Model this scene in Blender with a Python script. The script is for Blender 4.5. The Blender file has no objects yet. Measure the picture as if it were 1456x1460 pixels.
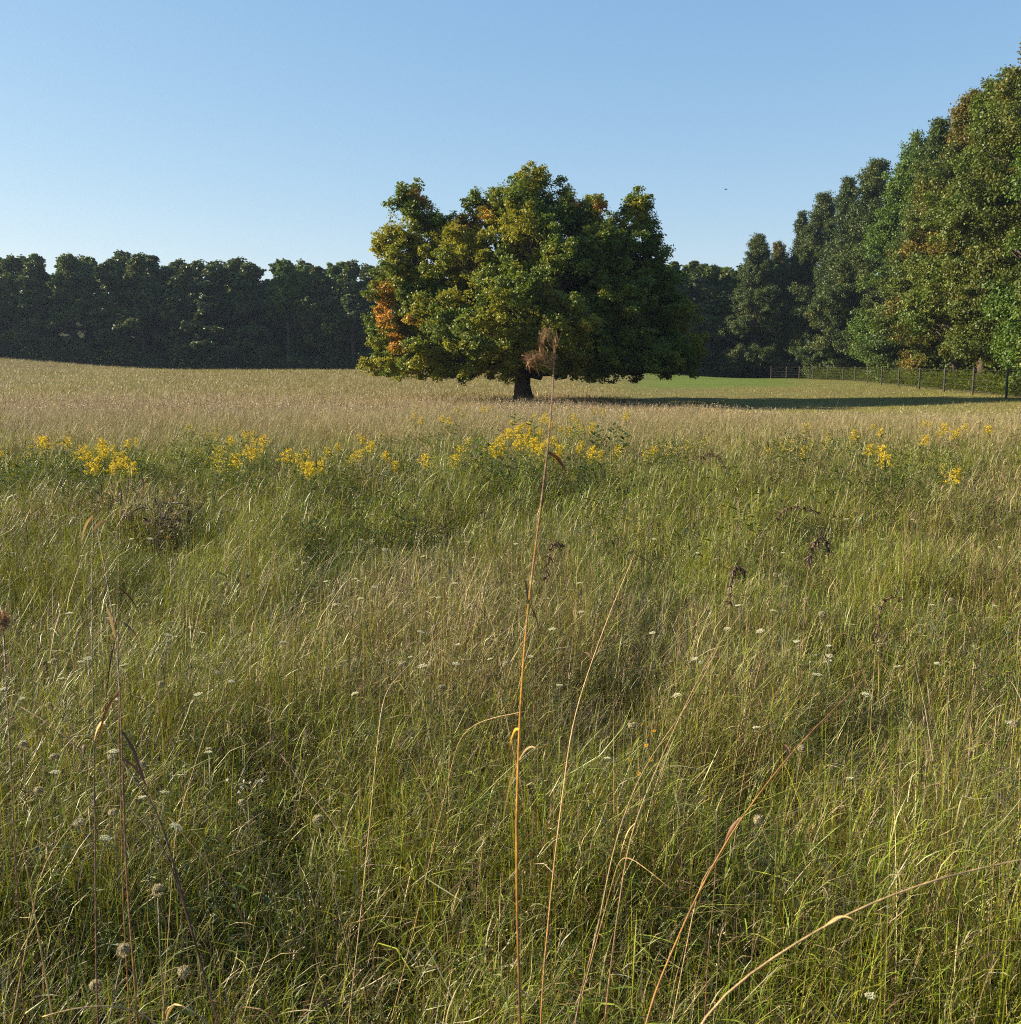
import bpy, math, time
import numpy as np

RNG = np.random.default_rng(7)
T0 = time.time()
F = 1456.0
HOR = 520.0
EYE = 1.65
PITCH = math.atan((730.0 - HOR) / F)
R = math.radians
SUN_AZ = 9.0      # degrees behind the line running to the left
SUN_EL = 24.0

scene = bpy.context.scene
COL = scene.collection


# ------------------------------------------------------------------ noise and terrain
def vnoise(x, y, seed=0):
    x = np.asarray(x, dtype=np.float64); y = np.asarray(y, dtype=np.float64)
    xi = np.floor(x); yi = np.floor(y)
    fx = x - xi; fy = y - yi
    fx = fx * fx * (3 - 2 * fx); fy = fy * fy * (3 - 2 * fy)
    def h(a, b):
        v = np.sin(a * 127.1 + b * 311.7 + seed * 74.7) * 43758.5453
        return v - np.floor(v)
    return (h(xi, yi) * (1 - fx) + h(xi + 1, yi) * fx) * (1 - fy) + (h(xi, yi + 1) * (1 - fx) + h(xi + 1, yi + 1) * fx) * fy


def fbm(x, y, seed=0, octs=3):
    s = 0; a = 0.5; t = 0
    for i in range(octs):
        s = s + a * vnoise(np.asarray(x) * 2 ** i + 11.3 * i, np.asarray(y) * 2 ** i - 7.1 * i, seed + i); t += a; a *= 0.5
    return s / t


def sstep(a, b, v):
    t = np.clip((np.asarray(v, dtype=float) - a) / (b - a), 0, 1)
    return t * t * (3 - 2 * t)


def ground(x, y):
    x = np.asarray(x, dtype=float); y = np.asarray(y, dtype=float)
    g = -0.62 * sstep(18, 60, y) * (1 - 0.55 * sstep(14, 30, x))
    g = g + 1.50 * sstep(70, 150, y) * (1 - sstep(10, 34, x))
    g = g + 1.9 * sstep(-45, -84, x) * sstep(70, 150, y)
    g = g + 0.25 * sstep(-45, -84, x) * sstep(30, 70, y)
    g = g + 13.0 * sstep(188, 235, y) + 10.0 * sstep(66, 100, x)
    g = g + (fbm(x * 0.35, y * 0.35, 3) - 0.5) * 0.10 * sstep(-5, 3, y)
    return g


def at(px, py, Y):
    """the point on the ray of full-frame pixel (px, py) at distance Y along +Y"""
    u = (px - 728) / F; v = (730 - py) / F
    dy = math.cos(PITCH) + math.sin(PITCH) * v
    dz = -math.sin(PITCH) + math.cos(PITCH) * v
    k = Y / dy
    return np.array([u * k, Y, EYE + dz * k])


def spot_for(px, py, h, y0=1.0, y1=170.0):
    """ground spot where a plant h metres tall has its top at the pixel"""
    Y = y0
    while Y < y1:
        p = at(px, py, Y)
        if p[2] - float(ground(p[0], p[1])) <= h:
            break
        Y *= 1.01
    return p[0], p[1], float(ground(p[0], p[1]))


# ------------------------------------------------------------------ mesh plumbing
def mesh_from(name, V, T, C=None, smooth=False):
    """V (n,3); T (m,3) triangles or (m,4) quads; C (n,3) colours per vertex"""
    V = np.ascontiguousarray(V, dtype=np.float32); T = np.ascontiguousarray(T, dtype=np.int32)
    k = T.shape[1]
    me = bpy.data.meshes.new(name)
    me.vertices.add(len(V)); me.vertices.foreach_set('co', V.ravel())
    me.loops.add(T.size); me.loops.foreach_set('vertex_index', T.ravel())
    me.polygons.add(len(T)); me.polygons.foreach_set('loop_start', np.arange(0, T.size, k, dtype=np.int32))
    if C is not None:
        a = me.color_attributes.new('Col', 'FLOAT_COLOR', 'POINT')
        c4 = np.ones((len(V), 4), dtype=np.float32); c4[:, :3] = C
        a.data.foreach_set('color', c4.ravel())
    me.update(calc_edges=True)
    if smooth:
        me.polygons.foreach_set('use_smooth', np.ones(len(T), dtype=bool))
    return me


class MB:
    """collects triangles with vertex colours"""
    def __init__(s): s.V = []; s.T = []; s.C = []; s.n = 0
    def add(s, V, T, C):
        V = np.asarray(V, dtype=float); T = np.asarray(T, dtype=int)
        if T.shape[1] == 4: T = np.vstack([T[:, [0, 1, 2]], T[:, [0, 2, 3]]])
        C = np.asarray(C, dtype=float)
        if C.ndim == 1: C = np.tile(C, (len(V), 1))
        s.V.append(V); s.T.append(T + s.n); s.C.append(C); s.n += len(V)
    def tube(s, pts, radii, color, sides=6, cap=True):
        pts = np.asarray(pts, dtype=float); radii = np.asarray(radii, dtype=float)
        if radii.ndim == 0: radii = np.full(len(pts), float(radii))
        t = np.gradient(pts, axis=0); t /= np.linalg.norm(t, axis=1)[:, None] + 1e-9
        ref = np.array([0.0, 0, 1]) if abs(t[0][2]) < 0.9 else np.array([1.0, 0, 0])
        a = np.cross(t, ref); a /= np.linalg.norm(a, axis=1)[:, None] + 1e-9
        b = np.cross(t, a)
        ang = np.arange(sides) * 2 * math.pi / sides
        ring = (a[:, None, :] * np.cos(ang)[None, :, None] + b[:, None, :] * np.sin(ang)[None, :, None]) * radii[:, None, None]
        V = (pts[:, None, :] + ring).reshape(-1, 3)
        n = len(pts); q = []
        for i in range(n - 1):
            for j in range(sides):
                k = (j + 1) % sides
                q.append((i * sides + j, i * sides + k, (i + 1) * sides + k, (i + 1) * sides + j))
        c = np.asarray(color, dtype=float)
        if c.ndim == 2 and len(c) == n: c = np.repeat(c, sides, axis=0)
        if cap:
            V = np.vstack([V, pts[-1:]])
            tip = len(V) - 1
            q = np.array(q); T = np.vstack([q[:, [0, 1, 2]], q[:, [0, 2, 3]]])
            T = np.vstack([T, [((n - 1) * sides + j, (n - 1) * sides + (j + 1) % sides, tip) for j in range(sides)]])
            if c.ndim == 2: c = np.vstack([c, c[-1:]])
            s.add(V, T, c)
        else:
            s.add(V, np.array(q), c)
    def ribbon(s, pts, widths, color, side=None):
        pts = np.asarray(pts, dtype=float)
        t = np.gradient(pts, axis=0); t /= np.linalg.norm(t, axis=1)[:, None] + 1e-9
        if side is None:
            side = np.cross(t[0], RNG.normal(size=3)); side /= np.linalg.norm(side)
        w = np.asarray(widths, dtype=float)[:, None] * 0.5
        fold = np.cross(side[None, :], t)
        V = np.hstack([pts - side * w, pts + fold * w * 0.5, pts + side * w]).reshape(-1, 3)
        q = []
        for i in range(len(pts) - 1):
            q += [(3 * i, 3 * i + 1, 3 * i + 4, 3 * i + 3), (3 * i + 1, 3 * i + 2, 3 * i + 5, 3 * i + 4)]
        c = np.asarray(color, dtype=float)
        if c.ndim == 2 and len(c) == len(pts): c = np.repeat(c, 3, axis=0)
        s.add(V, np.array(q), c)
    def mesh(s, name, smooth=False):
        return mesh_from(name, np.vstack(s.V), np.vstack(s.T), np.vstack(s.C), smooth)


def link(name, me, mat, parent=None, loc=None):
    o = bpy.data.objects.new(name, me)
    if not me.materials: me.materials.append(mat)
    COL.objects.link(o)
    if parent is not None: o.parent = parent
    if loc is not None: o.location = loc
    return o


def empty(name, loc=(0, 0, 0), rz=0.0):
    o = bpy.data.objects.new(name, None); COL.objects.link(o)
    o.location = loc; o.rotation_euler = (0, 0, rz); o.empty_display_size = 0.1
    return o


def tag(o, label=None, cat=None, group=None, kind=None):
    if label: o['label'] = label
    if cat: o['category'] = cat
    if group: o['group'] = group
    if kind: o['kind'] = kind
    return o


def copy_tree(root):
    r = root.copy(); COL.objects.link(r)
    for ch in root.children:
        c = ch.copy(); COL.objects.link(c); c.parent = r
        for g in ch.children:
            d = g.copy(); COL.objects.link(d); d.parent = c
    return r


# ------------------------------------------------------------------ materials
def leaf_mat(name, trans=0.35, rough=0.55, spec=0.3, warm=(1.25, 1.15, 0.55)):
    m = bpy.data.materials.new(name); m.use_nodes = True
    nt = m.node_tree; nt.nodes.clear(); N = nt.nodes.new; L = nt.links.new
    out = N('ShaderNodeOutputMaterial'); mix = N('ShaderNodeMixShader'); mix.inputs[0].default_value = trans
    bs = N('ShaderNodeBsdfPrincipled'); bs.inputs['Roughness'].default_value = rough
    bs.inputs['Specular IOR Level'].default_value = spec
    tr = N('ShaderNodeBsdfTranslucent')
    at_ = N('ShaderNodeAttribute'); at_.attribute_name = 'Col'
    oi = N('ShaderNodeObjectInfo')
    mul = N('ShaderNodeMix'); mul.data_type = 'RGBA'; mul.blend_type = 'MULTIPLY'; mul.inputs[0].default_value = 1.0
    L(at_.outputs['Color'], mul.inputs[6]); L(oi.outputs['Color'], mul.inputs[7])
    w = N('ShaderNodeMix'); w.data_type = 'RGBA'; w.blend_type = 'MULTIPLY'; w.inputs[0].default_value = 1.0
    L(mul.outputs[2], w.inputs[6]); w.inputs[7].default_value = (*warm, 1)
    L(mul.outputs[2], bs.inputs['Base Color']); L(w.outputs[2], tr.inputs['Color'])
    L(bs.outputs[0], mix.inputs[1]); L(tr.outputs[0], mix.inputs[2]); L(mix.outputs[0], out.inputs['Surface'])
    return m


def solid_mat(name, rough=0.8, bump=0.0, bscale=20.0, use_attr=True, color=(0.1, 0.1, 0.1), spec=0.25):
    m = bpy.data.materials.new(name); m.use_nodes = True
    nt = m.node_tree; N = nt.nodes.new; L = nt.links.new
    bs = nt.nodes['Principled BSDF']; bs.inputs['Roughness'].default_value = rough
    bs.inputs['Specular IOR Level'].default_value = spec
    tc = N('ShaderNodeTexCoord'); nz = N('ShaderNodeTexNoise'); nz.inputs['Scale'].default_value = bscale
    nz.inputs['Detail'].default_value = 5
    L(tc.outputs['Object'], nz.inputs['Vector'])
    mul = N('ShaderNodeMix'); mul.data_type = 'RGBA'; mul.blend_type = 'MULTIPLY'; mul.inputs[0].default_value = 0.8
    rmp = N('ShaderNodeValToRGB'); rmp.color_ramp.elements[0].position = 0.3; rmp.color_ramp.elements[1].position = 0.7
    rmp.color_ramp.elements[0].color = (0.55, 0.5, 0.48, 1); rmp.color_ramp.elements[1].color = (1.25, 1.2, 1.15, 1)
    L(nz.outputs['Fac'], rmp.inputs[0])
    if use_attr:
        a = N('ShaderNodeAttribute'); a.attribute_name = 'Col'; L(a.outputs['Color'], mul.inputs[6])
    else:
        mul.inputs[6].default_value = (*color, 1)
    L(rmp.outputs[0], mul.inputs[7]); L(mul.outputs[2], bs.inputs['Base Color'])
    if bump:
        b = N('ShaderNodeBump'); b.inputs['Strength'].default_value = bump; b.inputs['Distance'].default_value = 0.05
        L(nz.outputs['Fac'], b.inputs['Height']); L(b.outputs[0], bs.inputs['Normal'])
    return m


M_GRASS = leaf_mat('grass_blades', 0.25, 0.45, 0.4, (1.2, 1.15, 0.5))
M_DRY = leaf_mat('dry_grass', 0.16, 0.55, 0.3, (1.1, 1.0, 0.8))
M_LEAF = leaf_mat('tree_leaves', 0.36, 0.5, 0.35)
M_FOREST = leaf_mat('forest_leaves', 0.22, 0.5, 0.3)
M_PETAL = leaf_mat('petals', 0.35, 0.7, 0.2, (1, 1, 0.9))
M_STEM = solid_mat('dry_stem', 0.5, 0.2, 60.0, spec=0.4)
M_BARK = solid_mat('bark', 0.9, 0.9, 4.0)
M_WOOD = solid_mat('post_wood', 0.85, 0.4, 9.0)

# ------------------------------------------------------------------ ground
gx = np.concatenate([-np.geomspace(320, 10, 45), np.linspace(-9.5, 9.5, 58), np.geomspace(10, 320, 45)])
gy = np.concatenate([np.linspace(-40, -4, 10), np.linspace(-3, 30, 120), np.geomspace(30.6, 330, 90)])
GX, GY = np.meshgrid(gx, gy)
GZ = ground(GX, GY)
V = np.stack([GX, GY, GZ], -1).reshape(-1, 3)
nx = len(gx); ii, jj = np.meshgrid(np.arange(len(gy) - 1), np.arange(nx - 1), indexing='ij')
Q = np.stack([ii * nx + jj, ii * nx + jj + 1, (ii + 1) * nx + jj + 1, (ii + 1) * nx + jj], -1).reshape(-1, 4)


def lawn(x, y):      # low rough grass that runs up to the fence
    x = np.asarray(x, dtype=float); y = np.asarray(y, dtype=float)
    n = (fbm(x * .12, y * .1, 9) - .5)
    edge = 92 - 57 * sstep(3, 12, x)
    return sstep(4, 10, x + n * 7 - (y - 75) * 0.05) * sstep(edge - 4, edge + 4, y + n * 12)


def green_patch(x, y):      # the mown green patch inside it
    x = np.asarray(x, dtype=float); y = np.asarray(y, dtype=float)
    n = (fbm(x * .1, y * .07, 19) - .5)
    return lawn(x, y) * sstep(84, 96, y + n * 26) * (0.25 + 0.75 * sstep(.31, .25, x / y + n * .08)) * sstep(.11, .15, x / y + n * .05) * (0.7 + 0.5 * fbm(x * .6, y * .25, 23))


def ground_col(x, y):
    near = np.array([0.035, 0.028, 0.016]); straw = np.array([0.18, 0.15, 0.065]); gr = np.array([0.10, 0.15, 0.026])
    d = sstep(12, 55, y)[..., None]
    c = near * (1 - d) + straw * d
    l = np.clip(green_patch(x, y), 0, 1)[..., None]
    rl = 0.6 * lawn(x, y)[..., None]
    c = c * (1 - rl) + np.array([0.11, 0.115, 0.035]) * rl
    c = c * (1 - l) + gr * l
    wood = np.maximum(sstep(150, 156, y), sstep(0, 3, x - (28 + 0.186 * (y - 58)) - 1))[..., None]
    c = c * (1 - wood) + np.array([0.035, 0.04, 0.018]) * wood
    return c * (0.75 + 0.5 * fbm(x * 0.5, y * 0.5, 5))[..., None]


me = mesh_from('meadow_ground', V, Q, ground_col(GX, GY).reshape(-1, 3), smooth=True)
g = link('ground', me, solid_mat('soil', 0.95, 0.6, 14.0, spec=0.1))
tag(g, kind='structure')

# ------------------------------------------------------------------ grass
PAL = {
    'lush':  [(0.185, 0.245, 0.018), (0.235, 0.290, 0.022), (0.145, 0.205, 0.018), (0.300, 0.330, 0.026)],
    'olive': [(0.150, 0.158, 0.026), (0.190, 0.192, 0.034), (0.112, 0.122, 0.024), (0.230, 0.220, 0.045)],
    'straw': [(0.365, 0.305, 0.125), (0.470, 0.400, 0.185), (0.270, 0.215, 0.085), (0.520, 0.450, 0.240)],
    'brown': [(0.120, 0.070, 0.030), (0.070, 0.045, 0.022), (0.180, 0.105, 0.045)],
    'pink':  [(0.380, 0.305, 0.205), (0.450, 0.370, 0.250), (0.280, 0.215, 0.145)],
    'lawn':  [(0.11, 0.19, 0.022), (0.14, 0.20, 0.028), (0.19, 0.20, 0.045)],
}
KEYS = list(PAL)
PARR = [np.array(PAL[k]) for k in KEYS]


def pick_color(kidx, n):
    out = np.zeros((n, 3))
    for i, P in enumerate(PARR):
        m = kidx == i
        out[m] = P[RNG.integers(0, len(P), m.sum())]
    return out * 0.76 * RNG.uniform(0.62, 1.32, (n, 1)) * RNG.uniform(0.93, 1.07, (n, 3))


def type_weights(x, y):
    n1 = fbm(x * 0.55, y * 0.45, 21); n2 = fbm(x * 0.25 + 5, y * 0.22, 33); n3 = fbm(x * 1.3, y * 1.1, 41)
    left = sstep(3, -6, x)
    w = np.zeros((len(x), 6))
    far = sstep(9, 26, y)
    lushn = sstep(0.42, 0.66, n1)
    w[:, 0] = (0.16 + 0.62 * lushn + 0.12 * left) * (1 - 0.86 * far) + 0.10 * left * (1 - far)
    w[:, 1] = 0.42 * (1 - 0.1 * far)
    w[:, 2] = 0.16 + 0.55 * sstep(0.45, 0.7, n2) * sstep(2, 7, y) + 0.42 * far
    w[:, 3] = 0.24 * (1 - 0.6 * far) + 0.35 * sstep(0.55, 0.75, n3) * (1 - far)
    w[:, 4] = 0.30 * sstep(20, 34, y) * (1 - sstep(54, 66, y)) + 0.04
    w[:, 2] *= 0.45 + 1.0 * fbm(x * .16, y * .07, 66)
    # green weeds round the goldenrod
    band = np.exp(-((y - 11) / 3.5) ** 2) * sstep(0.45, 0.6, fbm(x * 0.4, y * 0.3, 77))
    w[:, 0] += 0.45 * band
    w[:, 2] *= 1 - 0.6 * band
    w[:, 0] += 0.75 * lawn(x, y); w[:, 2] *= 1 - 0.5 * lawn(x, y)
    back = sstep(66, 80, y)
    w[:, 1] += 0.75 * back * (0.4 + fbm(x * 0.05, y * 0.06, 55))
    w[:, 0] += 0.25 * back * sstep(0.5, 0.65, fbm(x * 0.06 + 3, y * 0.05, 58))
    l = np.clip(green_patch(x, y), 0, 1)
    w *= (1 - 0.93 * l)[:, None]; w[:, 5] = l * 1.2
    return w


def choose(w):
    c = np.cumsum(w, axis=1); u = RNG.random(len(w)) * c[:, -1]
    return (u[:, None] > c[:, :-1]).sum(1)


def wedge(n_per_m2, y0, y1, slope=0.60, pad=1.6):
    A = slope * (y1 ** 2 - y0 ** 2) + 2 * pad * (y1 - y0)
    n = int(A * n_per_m2)
    y = RNG.uniform(y0, y1, int(n * 2.6)); x = RNG.uniform(-1, 1, len(y)) * (slope * y1 + pad)
    m = np.abs(x) < slope * y + pad
    return x[m][:n], y[m][:n]


def fence_x(y):
    y = np.asarray(y, dtype=float)
    return 28 + 0.186 * (y - 58) - 0.35 * np.clip(y - 126, 0, 24)


def blades(x, y, h, w, bend, az, cols, k, tipc=None, curl=1.0):
    """curved ribbons tapering to a tip; all inputs arrays"""
    n = len(x)
    z0 = ground(x, y) - 0.02
    lean = np.stack([np.cos(az), np.sin(az)], 1)
    faz = az + math.pi / 2 + RNG.normal(0, 0.7, n)
    side = np.stack([np.cos(faz), np.sin(faz), np.zeros(n)], 1)
    V = np.zeros((n, 2 * k + 1, 3)); C = np.zeros((n, 2 * k + 1, 3))
    for i in range(k + 1):
        t = i / k
        fo = bend * (t ** (1.6 * curl + 0.4))
        zz = h * t * (1 - 0.42 * np.clip(bend / h, 0, 1.6) * t)
        c = np.stack([x + lean[:, 0] * fo, y + lean[:, 1] * fo, z0 + zz], 1)
        ww = w * (1 - t ** 2.2) * 0.5 * (0.75 + 0.25 * math.sin(math.pi * t))
        cc = cols * (1 if tipc is None else 1) if tipc is None else cols * (1 - t) + tipc * t
        if i < k:
            V[:, 2 * i] = c - side * ww[:, None]; V[:, 2 * i + 1] = c + side * ww[:, None]
            C[:, 2 * i] = cc; C[:, 2 * i + 1] = cc
        else:
            V[:, 2 * k] = c; C[:, 2 * k] = cc
    base = np.arange(n)[:, None] * (2 * k + 1)
    tri = []
    for i in range(k - 1):
        a = 2 * i
        tri += [(a, a + 1, a + 3), (a, a + 3, a + 2)]
    tri.append((2 * k - 2, 2 * k - 1, 2 * k))
    T = (base[:, :, None] + np.array(tri)[None]).reshape(-1, 3)
    return V.reshape(-1, 3), T, C.reshape(-1, 3)


def height_field(x, y):
    h = 0.16 + 0.40 * fbm(x * 0.9, y * 0.8, 62) + 0.14 * sstep(6, 25, y) + 0.60 * (fbm(x * 2.6, y * 2.2, 64, 2) - 0.5)
    h = np.clip(h, 0.09, 0.62)
    h = h * (1 - 0.22 * sstep(12, 22, y)) * (1 - 0.30 * sstep(16, 30, y) * sstep(-2, 8, x))
    h = h * (1 - 0.50 * lawn(x, y)) * (1 - 0.7 * np.clip(green_patch(x, y), 0, 1)) * (1 - 0.25 * sstep(64, 75, y))
    return h


def lean_az(x, y):
    b = fbm(x * 0.35 + 9, y * 0.3, 91)
    base = 0.4 + (b - 0.5) * 4.0          # tends to lean to the right
    return base


bands = [  # y0, y1, density, k, width, tuft sigma
    (0.55, 4.0, 7400, 4, 0.0032, 0.030),
    (4.0, 8.0, 4200, 3, 0.0040, 0.035),
    (8.0, 16.0, 2000, 2, 0.0054, 0.05),
    (16.0, 30.0, 1050, 2, 0.0068, 0.10),
    (30.0, 66.0, 300, 1, 0.0125, 0.14),
    (66.0, 153.0, 60, 1, 0.032, 0.4),
]
green = MB(); dry = MB()
for y0, y1, dens, k, wd, sig in bands:
    per = 14 if y0 < 16 else 6
    tx, ty = wedge(dens / per, y0, y1)
    ttype = choose(type_weights(tx, ty))
    tlean = lean_az(tx, ty) + RNG.normal(0, 0.6, len(tx))
    tsc = RNG.lognormal(0, 0.22, len(tx))
    idx = np.repeat(np.arange(len(tx)), per)
    n = len(idx)
    x = tx[idx] + RNG.normal(0, sig, n); y = ty[idx] + RNG.normal(0, sig, n)
    m = (x ** 2 + y ** 2 > 0.75 ** 2) & (x < fence_x(y) + 1.5)
    x = x[m]; y = y[m]; idx = idx[m]; n = len(x)
    kt = ttype[idx]
    sw = RNG.random(n) < 0.25
    kt = np.where(sw, choose(type_weights(x, y)), kt)
    cols = pick_color(kt, n)
    h = height_field(x, y) * tsc[idx] * RNG.uniform(0.30, 1.15, n)
    h = np.where(kt == 0, h * 0.95, h); h = np.where(kt == 2, h * 1.12, h)
    h = np.minimum(h, 0.95)
    bend = h * np.abs(RNG.normal(0.34 + 0.25 * (y0 > 12), 0.36, n)).clip(0.02, 1.3)
    az = np.where(RNG.random(n) < .5, tlean[idx] + RNG.normal(0, 1.2, n), RNG.uniform(0, 6.28, n))
    w = wd * RNG.uniform(0.6, 1.4, n) * np.where(kt == 0, 1.25, np.where(kt >= 2, 0.75, 1.0))
    # tips of green blades yellow a little
    tipc = cols * np.array([1.35, 1.12, 1.1]) * RNG.uniform(0.9, 1.2, (n, 1))
    isdry = np.isin(kt, (2, 3, 4))
    for msk, mb in ((~isdry, green), (isdry, dry)):
        Vb, Tb, Cb = blades(x[msk], y[msk], h[msk], w[msk], bend[msk], az[msk], cols[msk], k, tipc[msk])
        mb.add(Vb, Tb, Cb)


def fragments(y0, y1, dens, ln, wd, k):
    """leaf blades branching off inside the canopy, pointing every way"""
    x, y = wedge(dens, y0, y1)
    m = (x ** 2 + y ** 2 > 0.75 ** 2) & (x < fence_x(y) + 1.5)
    x = x[m]; y = y[m]; n = len(x)
    kt = choose(type_weights(x, y)); cols = pick_color(kt, n)
    hf = height_field(x, y) * (0.75 + 0.5 * fbm(x * 2.2, y * 2.0, 71))
    z = ground(x, y) + hf * RNG.uniform(0.30, 1.02, n) ** 0.8
    az = RNG.uniform(0, 2 * math.pi, n); az = np.where(RNG.random(n) < 0.45, lean_az(x, y) + RNG.normal(0, .8, n), az)
    el = RNG.normal(0.85, 0.6, n); L = ln * RNG.lognormal(0, 0.4, n); cv = RNG.normal(0.9, 0.8, n)
    w = wd * RNG.uniform(.5, 1.4, n)
    p = np.stack([x, y, z], 1); V = np.zeros((n, 2 * k + 1, 3)); C = np.repeat(cols[:, None, :], 2 * k + 1, 1)
    fz = az + math.pi / 2 + RNG.normal(0, .6, n); side = np.stack([np.cos(fz), np.sin(fz), RNG.normal(0, .25, n)], 1)
    for i in range(k + 1):
        t = i / k; ww = (w * (0.35 + 1.1 * t - 1.45 * t ** 3) * .5)[:, None]
        if i < k: V[:, 2 * i] = p - side * ww; V[:, 2 * i + 1] = p + side * ww
        else: V[:, 2 * k] = p
        e = el - cv * (t + .5 / k)
        p = p + np.stack([np.cos(az) * np.cos(e), np.sin(az) * np.cos(e), np.sin(e)], 1) * (L / k)[:, None]
    tri = []
    for i in range(k - 1): tri += [(2 * i, 2 * i + 1, 2 * i + 3), (2 * i, 2 * i + 3, 2 * i + 2)]
    tri.append((2 * k - 2, 2 * k - 1, 2 * k))
    T = (np.arange(n)[:, None, None] * (2 * k + 1) + np.array(tri)[None])
    isdry = np.isin(kt, (2, 3, 4))
    for msk, mb in ((~isdry, green), (isdry, dry)):
        q = int(msk.sum()); T1 = (np.arange(q)[:, None, None] * (2 * k + 1) + np.array(tri)[None]).reshape(-1, 3)
        mb.add(V[msk].reshape(-1, 3), T1, C[msk].reshape(-1, 3))


fragments(0.9, 4, 5600, 0.085, 0.0032, 3)
fragments(4, 8, 3800, 0.10, 0.0040, 2)
fragments(8, 16, 1900, 0.13, 0.0066, 2)
fragments(16, 32, 900, 0.13, 0.009, 1)
print('blades', time.time() - T0)


# seed heads: thin culms with a plume of spikelets
def panicles(mb, y0, y1, dens, nsp, spl, spw, cw, plume, hr=(0.55, 0.95)):
    x, y = wedge(dens, y0, y1)
    m = (x ** 2 + y ** 2 > 0.9 ** 2) & (x < fence_x(y) + 1)
    m &= RNG.random(len(x)) < (0.25 + 0.75 * sstep(0.35, 0.6, fbm(x * 0.5, y * 0.4, 17))) * (1 - lawn(x, y))
    x = x[m]; y = y[m]; n = len(x)
    h = RNG.uniform(hr[0], hr[1], n) * (0.8 + 0.4 * fbm(x * 0.5, y * 0.5, 62))
    h = h * (1 - 0.34 * sstep(14, 24, y) * sstep(0, 6, x))
    az = lean_az(x, y) + RNG.normal(0, 0.8, n); bend = h * np.abs(RNG.normal(0.22, 0.16, n))
    kt = np.where(RNG.random(n) < 0.55 + 0.3 * sstep(18, 30, y), 4, np.where(RNG.random(n) < 0.75, 2, 3))
    cols = pick_color(kt, n)
    Vb, Tb, Cb = blades(x, y, h, np.full(n, cw), bend, az, cols * 0.9, 3 if y0 < 8 else 2, None, 0.6)
    mb.add(Vb, Tb, Cb)
    z0 = ground(x, y) - 0.02
    t = 1 - plume * RNG.random((n, nsp)) ** 0.9
    fo = bend[:, None] * t ** (1.6 * .6 + .4); zz = h[:, None] * t * (1 - 0.42 * (bend / h)[:, None] * t)
    c = np.stack([x[:, None] + np.cos(az)[:, None] * fo, y[:, None] + np.sin(az)[:, None] * fo, z0[:, None] + zz], -1)
    spread = (0.010 + 0.030 * np.sin(math.pi * np.clip((1 - t) / plume, 0, 1)))[..., None] * (1 + 6 * spw)
    d = RNG.normal(size=c.shape); d[..., 2] = np.abs(d[..., 2]) + 0.6
    d /= np.linalg.norm(d, axis=-1, keepdims=True)
    a = c + d * spread * RNG.uniform(0.1, 1, t.shape)[..., None]
    e = a + d * spl * RNG.uniform(0.6, 1.3, t.shape)[..., None]
    s = np.cross(d, RNG.normal(size=c.shape)); s /= np.linalg.norm(s, axis=-1, keepdims=True)
    mid = (a + e) / 2
    V = np.stack([a, mid + s * spw, e, mid - s * spw], 2).reshape(-1, 3)
    N = n * nsp
    T = (np.arange(N)[:, None, None] * 4 + np.array([(0, 1, 2), (0, 2, 3)])[None]).reshape(-1, 3)
    C = np.repeat(np.repeat(cols, nsp, 0) * RNG.uniform(0.8, 1.35, (N, 1)), 4, 0)
    mb.add(V, T, C)


heads = MB()
panicles(heads, 0.9, 5, 26, 26, 0.006, 0.0012, 0.0014, 0.24, (0.34, 0.62))
panicles(heads, 5, 12, 30, 18, 0.009, 0.002, 0.0024, 0.26, (0.36, 0.66))
panicles(heads, 12, 30, 24, 10, 0.018, 0.004, 0.006, 0.30, (0.34, 0.62))
panicles(heads, 30, 66, 9, 6, 0.05, 0.010, 0.012, 0.34, (0.40, 0.66))
link_g = tag(link('grass', green.mesh('green_grass'), M_GRASS), 'long green and olive grass blades growing all over the meadow', 'grass', kind='stuff')
tag(link('dry_grass', dry.mesh('dry_grass'), M_DRY), 'straw coloured and brown dead grass blades mixed through the meadow', 'dry grass', kind='stuff')
tag(link('grass_seed_heads', heads.mesh('seed_heads'), M_DRY), 'pinkish tan feathery grass seed heads standing above the blades', 'seed heads', kind='stuff')
print('grass', green.n, dry.n, heads.n, time.time() - T0)


# broad-leaved weeds scattered in the grass (ground cover)
def leafy(mb, x, y, z, H, n, ln, wd, pal, spread=0.12):
    p = np.stack([x + RNG.normal(0, spread, n), y + RNG.normal(0, spread, n), z + RNG.uniform(0.1, 1.0, n) * H], 1)
    az = RNG.uniform(0, 2 * math.pi, n); el = RNG.normal(0.25, 0.4, n)
    d = np.stack([np.cos(az) * np.cos(el), np.sin(az) * np.cos(el), np.sin(el)], 1)
    s = np.stack([-np.sin(az), np.cos(az), np.zeros(n)], 1)
    up = np.cross(s, d)
    L = (ln * RNG.uniform(0.6, 1.3, n))[:, None]; W = (wd * RNG.uniform(0.7, 1.2, n))[:, None]
    mid = p + d * L * 0.45 - up * L * 0.06
    V = np.stack([p, mid + s * W * .5, p + d * L - up * L * -0.12, mid - s * W * .5], 1).reshape(-1, 3)
    T = (np.arange(n)[:, None, None] * 4 + np.array([(0, 1, 2), (0, 2, 3)])[None]).reshape(-1, 3)
    c = np.array(pal)[RNG.integers(0, len(pal), n)] * RNG.uniform(0.75, 1.25, (n, 1))
    mb.add(V, T, np.repeat(c, 4, 0))


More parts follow.
